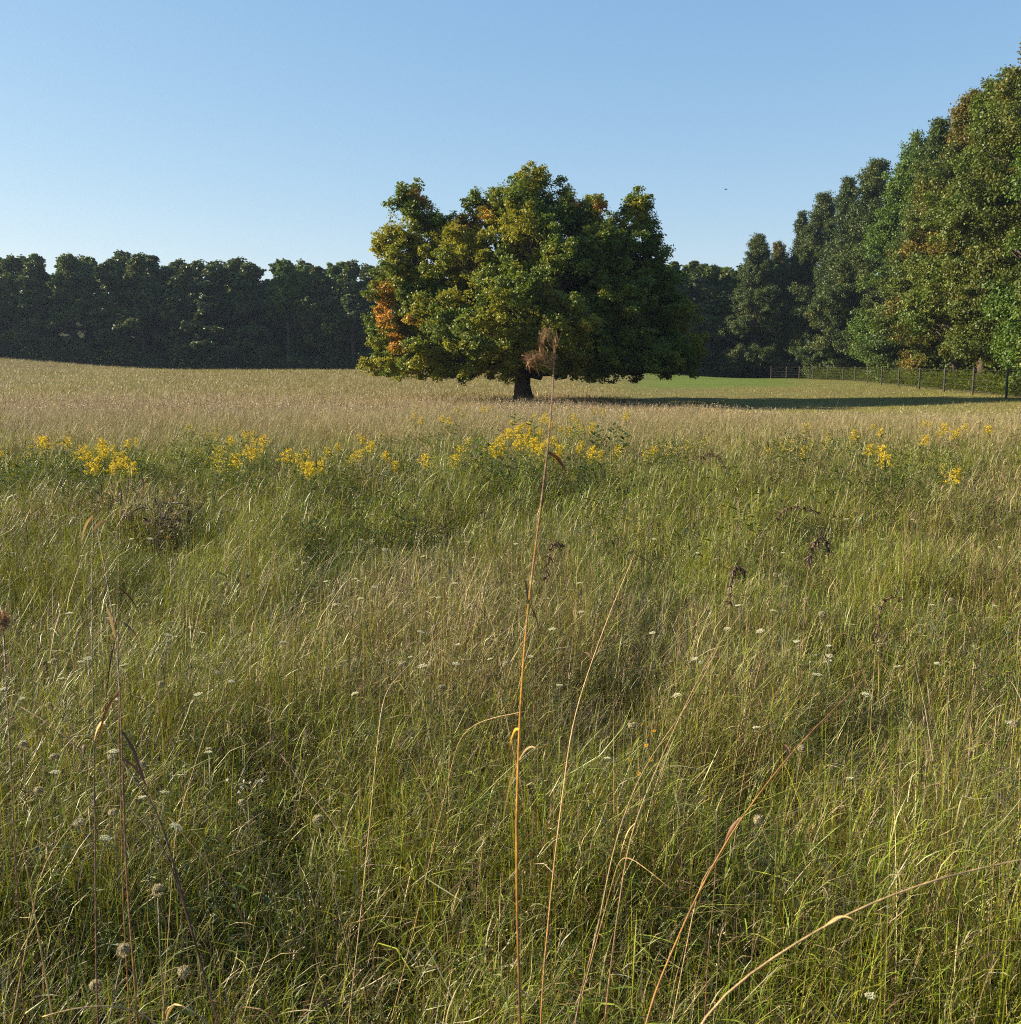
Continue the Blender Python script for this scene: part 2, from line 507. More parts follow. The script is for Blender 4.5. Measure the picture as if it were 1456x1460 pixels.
weeds = MB()
WG = [(0.075, 0.110, 0.014), (0.095, 0.130, 0.018), (0.062, 0.090, 0.016), (0.130, 0.150, 0.024)]
wx, wy = wedge(1.6, 5, 20)
keep = RNG.random(len(wx)) < sstep(0.42, 0.62, fbm(wx * .4, wy * .3, 77)) * np.exp(-((wy - 11) / 4.5) ** 2) + 0.06
for X, Y in zip(wx[keep], wy[keep]):
    leafy(weeds, X, Y, float(ground(X, Y)), RNG.uniform(0.45, 0.8), 46, 0.075, 0.02, WG, 0.10)
wx, wy = wedge(0.9, 1.2, 7)
for X, Y in zip(wx, wy):
    if X * X + Y * Y > 1.2: leafy(weeds, X, Y, float(ground(X, Y)), RNG.uniform(0.2, 0.45), 40, 0.04, 0.012, WG, 0.07)
for (a, b, c, d, n) in [(60, 215, 640, 680, 70), (255, 335, 618, 668, 40), (336, 510, 640, 680, 60), (520, 590, 625, 660, 26), (600, 690, 600, 665, 34), (690, 860, 605, 665, 80), (880, 1000, 625, 660, 26), (1105, 1205, 612, 660, 36), (1230, 1390, 625, 680, 34), (0, 50, 640, 690, 24)]:
    for _ in range(n):
        H_ = RNG.uniform(.45, .68); X, Y, Z = spot_for(RNG.uniform(a, b), RNG.uniform(c, d), H_, 3.0)
        leafy(weeds, X, Y, Z, H_, 60, 0.07, 0.016, WG, 0.09)
tag(link('leafy_weeds', weeds.mesh('leafy_weeds'), M_GRASS), 'low dark green leafy weeds among the meadow grass', 'weeds', kind='stuff')


# ------------------------------------------------------------------ trees
def leaves_cloud(mb, cen, outd, n, rad, size, cols):
    """n leaves round each cluster centre, folded quads"""
    m = len(cen); N = m * n
    off = RNG.normal(size=(N, 3)); off /= np.linalg.norm(off, axis=1)[:, None]
    off *= (RNG.random(N) ** 0.5)[:, None] * np.repeat(rad, n)[:, None] * np.array([1.15, 1.15, 0.7])
    c = np.repeat(cen, n, 0) + off
    nrm = np.repeat(outd, n, 0) * 0.7 + RNG.normal(size=(N, 3)) * 0.75 + np.array([0, 0, 0.55])
    nrm /= np.linalg.norm(nrm, axis=1)[:, None]
    a = np.cross(nrm, RNG.normal(size=(N, 3))); a /= np.linalg.norm(a, axis=1)[:, None]
    b = np.cross(nrm, a)
    s = (size * RNG.uniform(0.65, 1.3, N))[:, None]
    V = np.stack([c - a * s * .5, c + b * s * .42 - nrm * s * .12, c + a * s * .55, c - b * s * .42 - nrm * s * .12], 1).reshape(-1, 3)
    T = (np.arange(N)[:, None, None] * 4 + np.array([(0, 1, 2), (0, 2, 3)])[None]).reshape(-1, 3)
    C = np.repeat(np.repeat(cols, n, 0) * RNG.uniform(0.75, 1.25, (N, 1)) * RNG.uniform(0.93, 1.07, (N, 3)), 4, 0)
    mb.add(V, T, C)


def sphere_dirs(n):
    d = RNG.normal(size=(n, 3)); return d / np.linalg.norm(d, axis=1)[:, None]


def curve_branch(mb, a, b, r0, r1, col, sides=5, sag=0.08, n=5):
    a = np.asarray(a, float); b = np.asarray(b, float); L = np.linalg.norm(b - a)
    t = np.linspace(0, 1, n)[:, None]
    wob = RNG.normal(size=(n, 3)) * L * 0.035; wob[0] = 0; wob[-1] = 0
    p = a * (1 - t) + b * t + wob + np.array([0, 0, 1]) * (np.sin(math.pi * t) * L * sag)
    mb.tube(p, np.linspace(r0, r1, n), col, sides)
    return p


BARK = np.array([0.075, 0.058, 0.045])


def maple():
    D = 62.0; s = D / F
    bx = (746 - 728) * s; gz = float(ground(bx, D))
    root = empty('maple_tree', (bx, D, gz))
    root.scale = (.93, .93, .93)
    tag(root, 'large round maple in the open meadow, green with orange and yellow patches', 'tree')
    L = []   # px, py, rx, ry (pixels), depth centre m, depth radius m
    def lobe(px, py, rx, ry, dy=0.0, rd=None):
        L.append((px, py, rx * s, ry * s, dy, rd if rd else 0.5 * (rx + ry) * s))
    lobe(592, 296, 36, 40); lobe(571, 345, 42, 40); lobe(610, 330, 36, 36); lobe(545, 345, 16, 14, 0)
    lobe(561, 415, 42, 38, 0, 3.0); lobe(553, 475, 36, 40, 0, 3.0); lobe(575, 510, 50, 34, 0, 3.5)
    lobe(655, 330, 40, 34, 0, 3); lobe(690, 300, 34, 30); lobe(752, 270, 38, 34); lobe(790, 275, 24, 34); lobe(735, 300, 50, 42, -1, 4)
    lobe(845, 310, 40, 34, 0, 3); lobe(905, 305, 24, 34); lobe(900, 345, 44, 46, 0, 3); lobe(925, 390, 44, 44, 0, 3.5)
    lobe(950, 440, 42, 44, 0, 3.5); lobe(958, 492, 42, 42, 0, 3.5); lobe(925, 505, 60, 32, -2, 4); lobe(640, 390, 60, 50, 0, 4)
    lobe(588, 272, 20, 20); lobe(757, 250, 26, 20); lobe(906, 284, 16, 18); lobe(850, 292, 20, 18); lobe(570, 385, 40, 30, 0, 3); lobe(600, 430, 44, 40, 0, 4); lobe(985, 505, 26, 28); lobe(540, 515, 30, 26); lobe(640, 345, 34, 30, 0, 3)
    lobe(800, 310, 44, 36, 0, 3); lobe(880, 400, 50, 44, -2, 3)
    for dy in (-4.6, 0.0, 4.6):
        k = 1 - 0.03 * abs(dy)
        lobe(640, 450, 62 * k, 52 * k, dy); lobe(715, 400, 62 * k, 62 * k, dy); lobe(800, 390, 66 * k, 62 * k, dy)
        lobe(870, 440, 62 * k, 56 * k, dy); lobe(655, 500, 62 * k, 38, dy); lobe(740, 490, 60 * k, 40, dy); lobe(840, 495, 66 * k, 42, dy)
        lobe(760, 345, 60 * k, 46 * k, dy * 0.8); lobe(850, 360, 50, 44, dy * .8); lobe(670, 360, 46, 40, dy * 0.8)
    lobe(700, 520, 50, 20, -5); lobe(800, 520, 50, 20, -5); lobe(650, 522, 46, 18, -3); lobe(865, 522, 52, 18, -4); lobe(925, 522, 46, 16, -1); lobe(750, 505, 46, 26, -7)
    for dy in (-8.2, 8.2):
        lobe(690, 480, 62, 44, dy); lobe(790, 470, 66, 50, dy); lobe(745, 425, 60, 46, dy)
        lobe(610, 500, 40, 30, dy * .6); lobe(890, 500, 46, 34, dy * .7)
    tr = MB(); cr = MB()
    base = np.array([0, 0, -0.3])
    # trunk
    tp = np.array([[0.05, 0, -0.3], [0.0, 0, 0.3], [-0.05, 0, 1.2], [0.0, 0.05, 2.2], [0.05, 0, 3.6], [0.1, 0, 5.2], [0.15, 0.1, 7.4], [0.3, 0.1, 10.0]])
    tr.tube(tp, [0.92, 0.66, 0.52, 0.50, 0.50, 0.38, 0.24, 0.10], BARK, 14)
    for a in np.linspace(0, 2 * math.pi, 7)[:-1]:    # root flare
        tr.tube([[math.cos(a) * .35, math.sin(a) * .35, 0.75], [math.cos(a) * .62, math.sin(a) * .62, 0.2], [math.cos(a) * 1.0, math.sin(a) * 1.0, -0.25]], [0.14, 0.2, 0.12], BARK, 6)
    C0, O0, R0, PX = [], [], [], []
    for (px, py, rx, rz, dy, rd) in L:
        c = np.array([(px - 746) * s, dy, at(px, py, D)[2] - gz])
        # limb from the trunk to the lobe
        hz = np.clip(c[2] * 0.42, 1.9, 8.0); st = np.array([np.interp(hz, tp[:, 2], tp[:, 0]), 0.0, hz])
        br = curve_branch(tr, st, c + np.array([0, 0, -0.2 * rz]), 0.20, 0.06, BARK, 6, 0.06, 7)
        area = (rx * rz + rx * rd + rz * rd) / 3
        nb = int(max(8, 7.4 * area))
        d = sphere_dirs(nb * 2); d = d[d[:, 2] > -0.65][:nb]
        bc = c + d * np.array([rx, rd, rz]) * RNG.uniform(0.42, 0.86, (len(d), 1))
        for q in bc:
            r = RNG.uniform(0.42, 0.95)
            i = RNG.integers(3, 6)
            curve_branch(tr, br[i], q, 0.045, 0.012, BARK, 3, 0.05, 4)
            od = q - np.array([0, 0, 4.0]); od /= np.linalg.norm(od)
            nc = 13
            ob = od + RNG.normal(0, .4, 3) + np.array([0, 0, .22]); ob /= np.linalg.norm(ob)
            u = RNG.random(nc) ** .75; dd = sphere_dirs(nc)
            cc = q + ob * (u * 1.55 * r)[:, None] + dd * (.62 * r * (1.05 - .75 * u))[:, None]
            C0.append(cc); O0.append(dd * .6 + od * .4); R0.append(RNG.uniform(0.14, 0.34, nc))
    C0 = np.vstack(C0); O0 = np.vstack(O0); R0 = np.concatenate(R0)
    keep = C0[:, 2] > 1.15 + 0.35 * vnoise(C0[:, 0] * .6, C0[:, 1] * .6)
    C0, O0, R0 = C0[keep], O0[keep], R0[keep]
    # leaf colour by the limb it grows on
    n = len(C0)
    pxx = C0[:, 0] / s + 746; pyy = HOR - (C0[:, 2] + gz - EYE) / s
    nz = fbm(C0[:, 0] * .55 + 31, C0[:, 2] * .55 + C0[:, 1] * .3, 12)
    cg = np.array([0.092, 0.138, 0.012]); cy = np.array([0.240, 0.235, 0.018]); co = np.array([0.60, 0.25, 0.028]); crd = np.array([0.30, 0.050, 0.03])
    yel = sstep(0.42, 0.66, nz + 0.16 * np.exp(-(((pxx - 700) / 90) ** 2 + ((pyy - 350) / 90) ** 2)) - 0.10 * sstep(830, 950, pxx))
    yel = np.clip(yel * 0.85 + RNG.normal(0, 0.12, n), 0, 1)
    col = cg * (1 - yel[:, None]) + cy * yel[:, None]
    for (sx, sy, sr, amt, cc) in [(a_, b_, c_ * (.9 if a_ < 580 and b_ > 400 else .66), d_, e_) for a_, b_, c_, d_, e_ in [(538, 428, 18, 1, co), (548, 462, 15, 1, co), (562, 482, 14, .9, co), (540, 448, 12, .8, co), (592, 458, 12, .8, co), (575, 494, 10, .8, co),
                                  (594, 266, 17, .9, co), (600, 285, 12, .6, co), (665, 312, 26, .7, np.array([.24, .095, .018])), (688, 300, 16, .6, co), (858, 291, 16, 1, crd), (822, 284, 12, .8, crd), (868, 303, 9, .9, crd),
                                  (645, 492, 13, .6, cy * 1.4), (780, 420, 22, .4, np.array([.2, .09, .02])), (890, 440, 30, .35, np.array([.16, .07, .03])), (535, 400, 14, .5, co), (707, 322, 14, .8, cy * 1.5), (552, 405, 10, .6, co)]]:
        f = amt * np.exp(-(((pxx - sx) / sr) ** 2 + ((pyy - sy) / sr) ** 2) ** 1.5) * (RNG.random(n) < 0.7) * (0.35 + 0.65 * sstep(2.5, -1.5, C0[:, 1]))
        col = col * (1 - f[:, None]) + cc * f[:, None]
    leaves_cloud(cr, C0, O0, 28, R0 * 1.15, 0.135, col)
    link('trunk', tr.mesh('maple_trunk'), M_BARK, root)
    link('crown', cr.mesh('maple_crown'), M_LEAF, root).color = (1.0, 1.0, .95, 1)
    print('maple leaves', len(C0) * 26, time.time() - T0)


maple()


def forest_tree(seed, H, Rr, nleaf, nclu, leaf, low=0.6, spire=0.0, pal=None, dens=1.0, nper=27):
    """crown mesh and trunk mesh, base at origin"""
    tr = MB(); cr = MB()
    tr.tube([[0, 0, -0.4], [0, 0, 0.6], [0.1, 0, H * .3], [0, 0.1, H * .6], [0, 0, H * .9]], [0.5, 0.36, 0.28, 0.17, 0.04], BARK, 8)
    nb = int(nclu * dens * 1.35)
    ng = max(12, nb // 13); S_ = H / 19.0        # boughs: leafy layers with dark hollows between them
    zc = low + (H - low) * RNG.random(ng) ** 0.9; tc = (zc - low) / (H - low); pc = RNG.uniform(0, 2 * math.pi, ng)
    prof = (np.clip(1 - tc ** (1.5 - .5 * spire), 0, 1) ** (0.58 + 0.3 * spire)) * (0.80 + 0.2 * np.sin(math.pi * np.clip(tc * 1.2, 0, 1)))
    lob = 0.55 + 0.75 * fbm(np.cos(pc) * 1.6 + 7 + seed, np.sin(pc) * 1.6 + zc * 0.45, seed)
    rc = Rr * prof * lob * RNG.uniform(0.70, 1.06, ng)
    gi = RNG.integers(0, ng, nb); along = RNG.uniform(-1.0, 0.35, nb)
    tang = RNG.normal(0, 1.0, nb) * S_ * 1.05; rr = np.maximum(rc[gi] + along * 1.5 * S_, 0.1)
    ph = pc[gi] + tang / np.maximum(rr, 1.0)
    z = zc[gi] + RNG.normal(0, .42, nb) * S_ - along * .25 * S_ - .18 * np.abs(tang)
    z = np.clip(z, low * .6, H); t = np.clip((z - low) / (H - low), 0, 1)
    q = np.stack([np.cos(ph) * rr, np.sin(ph) * rr, z], 1)
    od = np.stack([np.cos(ph), np.sin(ph), 0.25 + 0.9 * t], 1); od /= np.linalg.norm(od, axis=1)[:, None]
    br = RNG.uniform(0.45, 0.95, nb) * (H / 19.0)
    for i in range(0, nb, 3):
        if z[i] < 4.5: continue
        zs = max(1.0, z[i] - rr[i] * 0.5)
        curve_branch(tr, [0, 0, zs], q[i], 0.07, 0.015, BARK, 3, 0.03, 3)
    nc = 9
    ob = od + RNG.normal(0, .4, (nb, 3)) + np.array([0, 0, .10]) + np.array([0, 0, 1.0]) * (t ** 3)[:, None]; ob /= np.linalg.norm(ob, axis=1)[:, None]
    u = RNG.random(nb * nc) ** .75; dd = sphere_dirs(nb * nc); b_ = np.repeat(br, nc)
    cc = np.repeat(q, nc, 0) + np.repeat(ob, nc, 0) * (u * 1.7 * b_ - .4 * b_)[:, None] + dd * (.8 * b_ * (1.05 - .8 * u))[:, None] * np.array([1.15, 1.15, .65])
    o = dd * .5 + np.repeat(od, nc, 0) * .5
    rad = RNG.uniform(0.25, 0.55, len(cc)) * (H / 19.0)
    ncol = fbm(cc[:, 0] * .35 + cc[:, 1] * .4 + seed, cc[:, 2] * .35, seed + 5)
    g0 = np.array(pal[0]); g1 = np.array(pal[1]); g2 = np.array(pal[2])
    f = sstep(0.35, 0.65, ncol)[:, None]
    col = g0 * (1 - f) + g1 * f
    f2 = (sstep(0.58, 0.72, fbm(cc[:, 0] * .5 - cc[:, 1] * .3 + 3 * seed, cc[:, 2] * .5, seed + 9)) * RNG.uniform(0.3, 1, len(cc)))[:, None]
    col = col * (1 - f2) + g2 * f2
    leaves_cloud(cr, cc, o, nper, rad, leaf, col)
    return tr.mesh('tree_trunk'), cr.mesh('tree_crown')


P_GREEN = [(0.055, 0.078, 0.012), (0.078, 0.100, 0.014), (0.115, 0.120, 0.018)]
P_YEL = [(0.070, 0.100, 0.012), (0.110, 0.130, 0.015), (0.210, 0.140, 0.020)]
P_LIGHT = [(0.070, 0.115, 0.012), (0.105, 0.150, 0.016), (0.160, 0.165, 0.022)]
P_DARK = [(0.044, 0.068, 0.014), (0.060, 0.086, 0.018), (0.085, 0.102, 0.020)]
NEAR = [forest_tree(1, 20, 6.2, 0, 620, 0.155, 1.3, 0, P_YEL), forest_tree(2, 20, 6.0, 0, 620, 0.155, 1.0, 0.2, P_LIGHT),
        forest_tree(3, 20, 6.4, 0, 620, 0.155, 0.7, 0, P_GREEN), forest_tree(4, 20, 5.6, 0, 560, 0.155, 0.6, 0.9, P_DARK)]
FAR = [forest_tree(11, 16, 5.2, 0, 300, 0.36, 0.3, 0.25, P_GREEN, nper=12), forest_tree(12, 16, 5.8, 0, 300, 0.36, 0.3, 0.25, P_DARK, nper=12),
       forest_tree(13, 16, 4.8, 0, 280, 0.36, 0.3, 0.4, P_GREEN, nper=12), forest_tree(14, 16, 5.4, 0, 300, 0.36, 0.3, 0.25, P_LIGHT, nper=12)]
print('tree meshes', time.time() - T0)


def plant_tree(var, H0, X, Y, H, rz, label, group, tint, name='forest_tree', wide=1.0):
    tm, cm = var
    root = empty(name, (X, Y, float(ground(X, Y))), rz)
    k = H / H0
    root.scale = (k * wide, k * wide, k)
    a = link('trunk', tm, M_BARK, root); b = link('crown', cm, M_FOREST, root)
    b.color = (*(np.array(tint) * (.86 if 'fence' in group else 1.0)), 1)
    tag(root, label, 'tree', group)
    return root


ORD = ['first', 'second', 'third', 'fourth', 'fifth', 'sixth', 'seventh', 'eighth', 'ninth', 'tenth', 'eleventh', 'twelfth', 'thirteenth', 'fourteenth',
       'fifteenth', 'sixteenth', 'seventeenth', 'eighteenth', 'nineteenth', 'twentieth']

# right-hand wood, front row beside the fence: Y, H, variant, tint, label
right = [  # Y, top pixel, variant, tint, offset, label
    (44, -80, 1, (1.0, 1.05, .9), 5.5, 'tall tree half out of view at the near end of the fence, yellowing edge leaves'),
    (55, -20, 0, (1.1, 1.0, .9), 5.5, 'tall tree with yellow and orange leaves behind the nearest fence posts'),
    (66, 25, 1, (.85, 1.0, 1.0), 6.0, 'tall mid green tree behind the nearest fence posts, left of the yellow one'),
    (76, 78, 0, (1.0, .98, .85), 5.6, 'tree mottled with orange brown leaves halfway along the fence'),
    (87, 122, 1, (1.0, 1.0, .85), 5.4, 'bright yellow green leafy tree in the middle of the fence side wood'),
    (98, 158, 0, (.95, 1.0, .8), 5.8, 'green tree with scattered orange leaves left of the bright yellow green one'),
    (109, 186, 3, (1.05, 1.15, .85), 5.6, 'dark green tree with a pointed top poking above the sloping treetops'),
    (121, 205, 1, (.85, 1.0, .9), 5.8, 'green tree with a pale lit face behind the far fence posts'),
]
for i, (Y, tp_, v, tint, off, lab) in enumerate(right):
    X = float(fence_x(Y)) + off; H = (HOR - tp_) / F * Y + EYE - float(ground(X, Y))
    plant_tree(NEAR[v], 20, X + 1.0, Y, H * .955, 1.3 * i + 0.4, lab, 'trees behind the fence', tint, wide=.92)
for i, (px, Y, tp_, v, wd, lab) in enumerate([
    (1236, 138, 240, 2, .85, 'dark leafy tree behind the small far fence posts'),
    (1200, 142, 262, 3, .85, 'grey green tree beside the far end of the fence'),
    (1168, 150, 285, 2, .8, 'blue green tree left of the far fence end, shorter than those to its right'),
    (1136, 152, 308, 3, .75, 'narrow blue green tree next to the rounded corner tree'),
    (1076, 152, 340, 2, .85, 'rounded dark green tree standing out at the corner of the far wood'),
    (1104, 158, 352, 0, .8, 'dark tree squeezed in behind the rounded corner tree')]):
    X = at(px, 500, Y)[0]; H = (HOR - tp_) / F * Y + EYE - float(ground(X, Y))
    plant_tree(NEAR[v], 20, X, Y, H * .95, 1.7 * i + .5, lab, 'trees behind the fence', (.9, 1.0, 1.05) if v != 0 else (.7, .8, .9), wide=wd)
for i, (Y, tp_, off) in enumerate([(50, -10, 14), (63, 60, 13), (80, 120, 14), (95, 165, 13), (108, 200, 13), (118, 215, 12), (130, 235, 12), (34, -60, 9)]):
    X = float(fence_x(Y)) + off; H = (HOR - tp_) / F * Y + EYE - float(ground(X, Y))
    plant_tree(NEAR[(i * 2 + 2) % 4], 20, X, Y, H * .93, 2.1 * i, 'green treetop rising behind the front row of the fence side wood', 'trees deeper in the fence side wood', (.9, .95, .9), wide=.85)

# far wood
sky_px = [(-140, 366), (0, 366), (60, 366), (110, 362), (150, 372), (200, 361), (260, 374), (330, 373), (430, 373), (520, 379), (600, 376), (960, 378), (1040, 382), (1100, 380)]
row = 0
xs = np.arange(-96, 52, 5.2)
for i, X0 in enumerate(xs):
    Y = 156 + RNG.uniform(-1.2, 1.2); X = X0 + RNG.uniform(-1.3, 1.3)
    px = 728 + F * X / Y
    top = np.interp(px, [a for a, b in sky_px], [b for a, b in sky_px]) + RNG.choice([0, 3, 6, 9]) + RNG.uniform(0, 5)
    H = (HOR - top) / F * Y * .965 + EYE - float(ground(X, Y))
    hid = 520 < px < 990
    if px < -5: lab = 'shaded dark green tree of the far wood beyond the field edge'; gname = 'far wood trees past the field edge'
    elif hid: lab = 'dark far wood tree hidden behind the big maple'; gname = 'far wood trees behind the maple'
    elif px > 990: lab = 'dark far wood tree in the gap between the big maple and the fence side wood'; gname = 'far wood trees right of the maple'
    else:
        lab = '%s tree from the left in the front row of the dark far wood' % ORD[row]; row += 1; gname = 'front row of the far wood'
    tint = np.array([(.9, 1, 1), (1.05, 1, .85), (.85, .95, 1.05), (1.0, 1.05, .9)][i % 4]) * RNG.uniform(.85, 1.1)
    plant_tree(FAR[RNG.integers(0, 4)], 16, X, Y, H, RNG.uniform(0, 6), lab, gname, tint, wide=RNG.uniform(0.95, 1.3))
for r_, (Yr, dh) in enumerate([(163, 0.2), (171, 0.8), (181, 1.2)]):
    for i, X0 in enumerate(np.arange(-104, 60, 7.0)):
        Y = Yr + RNG.uniform(-2, 2); X = X0 + RNG.uniform(-2.5, 2.5)
        px = 728 + F * X / Y
        top = np.interp(px, [a for a, b in sky_px], [b for a, b in sky_px]) + RNG.uniform(0, 10)
        H = (HOR - top) / F * Y * .95 + EYE - float(ground(X, Y))
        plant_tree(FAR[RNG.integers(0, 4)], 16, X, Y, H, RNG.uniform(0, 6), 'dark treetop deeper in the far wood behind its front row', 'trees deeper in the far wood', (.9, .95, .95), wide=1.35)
print('trees', time.time() - T0)

# bushy undergrowth along both wood edges
und = MB()
for _ in range(420):
    Y = RNG.uniform(36, 140); X = fence_x(Y) + RNG.uniform(1.2, 5.0); z = float(ground(X, Y))
    leafy(und, X, Y, z, RNG.uniform(0.6, 1.7), 90, 0.22, 0.11, WG, 0.6)
for _ in range(520):
    X = RNG.uniform(-95, 45); Y = 150.5 + RNG.uniform(-1.0, 2.5) + (1.5 if X > 10 else 0); z = float(ground(X, Y))
    leafy(und, X, Y, z, RNG.uniform(0.6, 2.4), 70, 0.4, 0.2, [(0.04, 0.06, 0.02), (0.05, 0.075, 0.025)], 1.2)
tag(link('undergrowth', und.mesh('undergrowth'), M_LEAF), 'low leafy green undergrowth along the foot of the woods', 'undergrowth', kind='stuff')

# ------------------------------------------------------------------ fence
fy = [48.5, 53.2, 58, 65.3, 73, 81.5, 90, 98.6, 107, 116, 126, 130, 134, 138, 142, 147]
fr = empty('wire_fence', (fence_x(58), 58, float(ground(fence_x(58), 58))))
tag(fr, 'wire fence on weathered grey wooden posts running along the foot of the right wood', 'fence')
off = np.array(fr.location)
fpts = [np.array([fence_x(y), y, float(ground(fence_x(y), y))]) - off for y in fy]
for p in fpts:
    b = MB(); hgt = 1.72 + RNG.uniform(-.06, .06); tx, ty = RNG.normal(0, .02, 2)
    b.tube([p + [0, 0, -.3], p + [tx * .5, ty * .5, .8], p + [tx, ty, hgt - .02], p + [tx, ty, hgt]], [.07, .066, .062, .05], (0.060, 0.052, 0.046), 9)
    link('post', b.mesh('fence_post'), M_WOOD, fr)
w = MB()
for hz in (0.3, 0.65, 1.0, 1.35, 1.62):
    for a, b_ in zip(fpts[:-1], fpts[1:]):
        mid = (a + b_) / 2 + [0, 0, hz - .02]
        w.tube([a + [-.09, 0, hz], mid, b_ + [-.09, 0, hz]], 0.004, (.10, .095, .09), 3, False)
for a, b_ in zip(fpts[:-1], fpts[1:]):
    nv = int(np.linalg.norm(b_ - a) / 1.2)
    for k in range(1, nv):
        q = a + (b_ - a) * k / nv
        w.tube([q + [-.09, 0, .25], q + [-.09, 0, 1.62]], 0.0012, (.08, .075, .07), 3, False)
link('wire_mesh', w.mesh('fence_wire'), solid_mat('wire', .5, spec=.5), fr)


# ------------------------------------------------------------------ goldenrod
def goldenrod(seed, H, bloom):
    root = empty('goldenrod_plant')
    st = MB(); lv = MB(); fl = MB()
    dx, dy = RNG.normal(0, .07, 2)
    sp = np.array([[0, 0, -.03], [dx * .2, dy * .2, H * .35], [dx * .6, dy * .6, H * .7], [dx, dy, H * .97]])
    st.tube(sp, [.005, .0045, .003, .0015], (.10, .11, .04), 5)
    for i in range(72):
        t = RNG.uniform(.18, .97); c = np.array([np.interp(t, [0, .35, .7, 1], sp[:, j]) for j in range(3)])
        a = i * 2.4; L = RNG.uniform(.06, .11) * (1.15 - .5 * t); e = .25
        d = np.array([math.cos(a), math.sin(a), e])
        lv.ribbon([c, c + d * L * .5, c + d * L + [0, 0, -.25 * L]], [.004, .019, .002], np.array(WG[i % 4]) * RNG.uniform(.8, 1.3), np.array([-math.sin(a), math.cos(a), 0.]))
    # arching plume sprays
    nb = 13
    for i in range(nb):
        t = .80 + .2 * i / nb
        c = np.array([np.interp(t, [0, .35, .7, 1], sp[:, j]) for j in range(3)])
        a = i * 2.4 + seed; L = RNG.uniform(.07, .13) * (1.25 - .8 * (i / nb))
        d = np.array([math.cos(a), math.sin(a), 0])
        pts = [c, c + d * L * .5 + [0, 0, L * .38], c + d * L + [0, 0, L * .42]]
        st.tube(pts, [.0015, .001, .0007], (.14, .14, .04), 3)
        n = int(RNG.uniform(14, 50) * bloom)
        tt = RNG.random(n); P = np.array([[np.interp(u, [0, .5, 1], [p[j] for p in pts]) for j in range(3)] for u in tt])
        P += RNG.normal(0, .008, P.shape) + np.array([0, 0, .006])
        dd = sphere_dirs(n); s1 = np.cross(dd, sphere_dirs(n)); s1 /= np.linalg.norm(s1, axis=1)[:, None]; s2 = np.cross(dd, s1)
        r = RNG.uniform(.004, .0085, n)[:, None]
        V = np.stack([P - s1 * r, P - s2 * r, P + s1 * r, P + s2 * r], 1).reshape(-1, 3)
        T = (np.arange(n)[:, None, None] * 4 + np.array([(0, 1, 2), (0, 2, 3)])[None]).reshape(-1, 3)
        pal = np.array([(.72, .50, .018), (.80, .60, .03), (.56, .40, .03), (.26, .28, .05)])
        ci = pal[RNG.choice(4, n, p=[.4, .3, .2, .1] if bloom > .6 else [.2, .1, .25, .45])]
        fl.add(V, T, np.repeat(ci * RNG.uniform(.8, 1.15, (n, 1)), 4, 0))
    link('stem', st.mesh('goldenrod_stem'), M_STEM, root)
    link('foliage', lv.mesh('goldenrod_leaves'), M_GRASS, root)
    link('flower_plume', fl.mesh('goldenrod_plume'), M_PETAL, root)
    return root


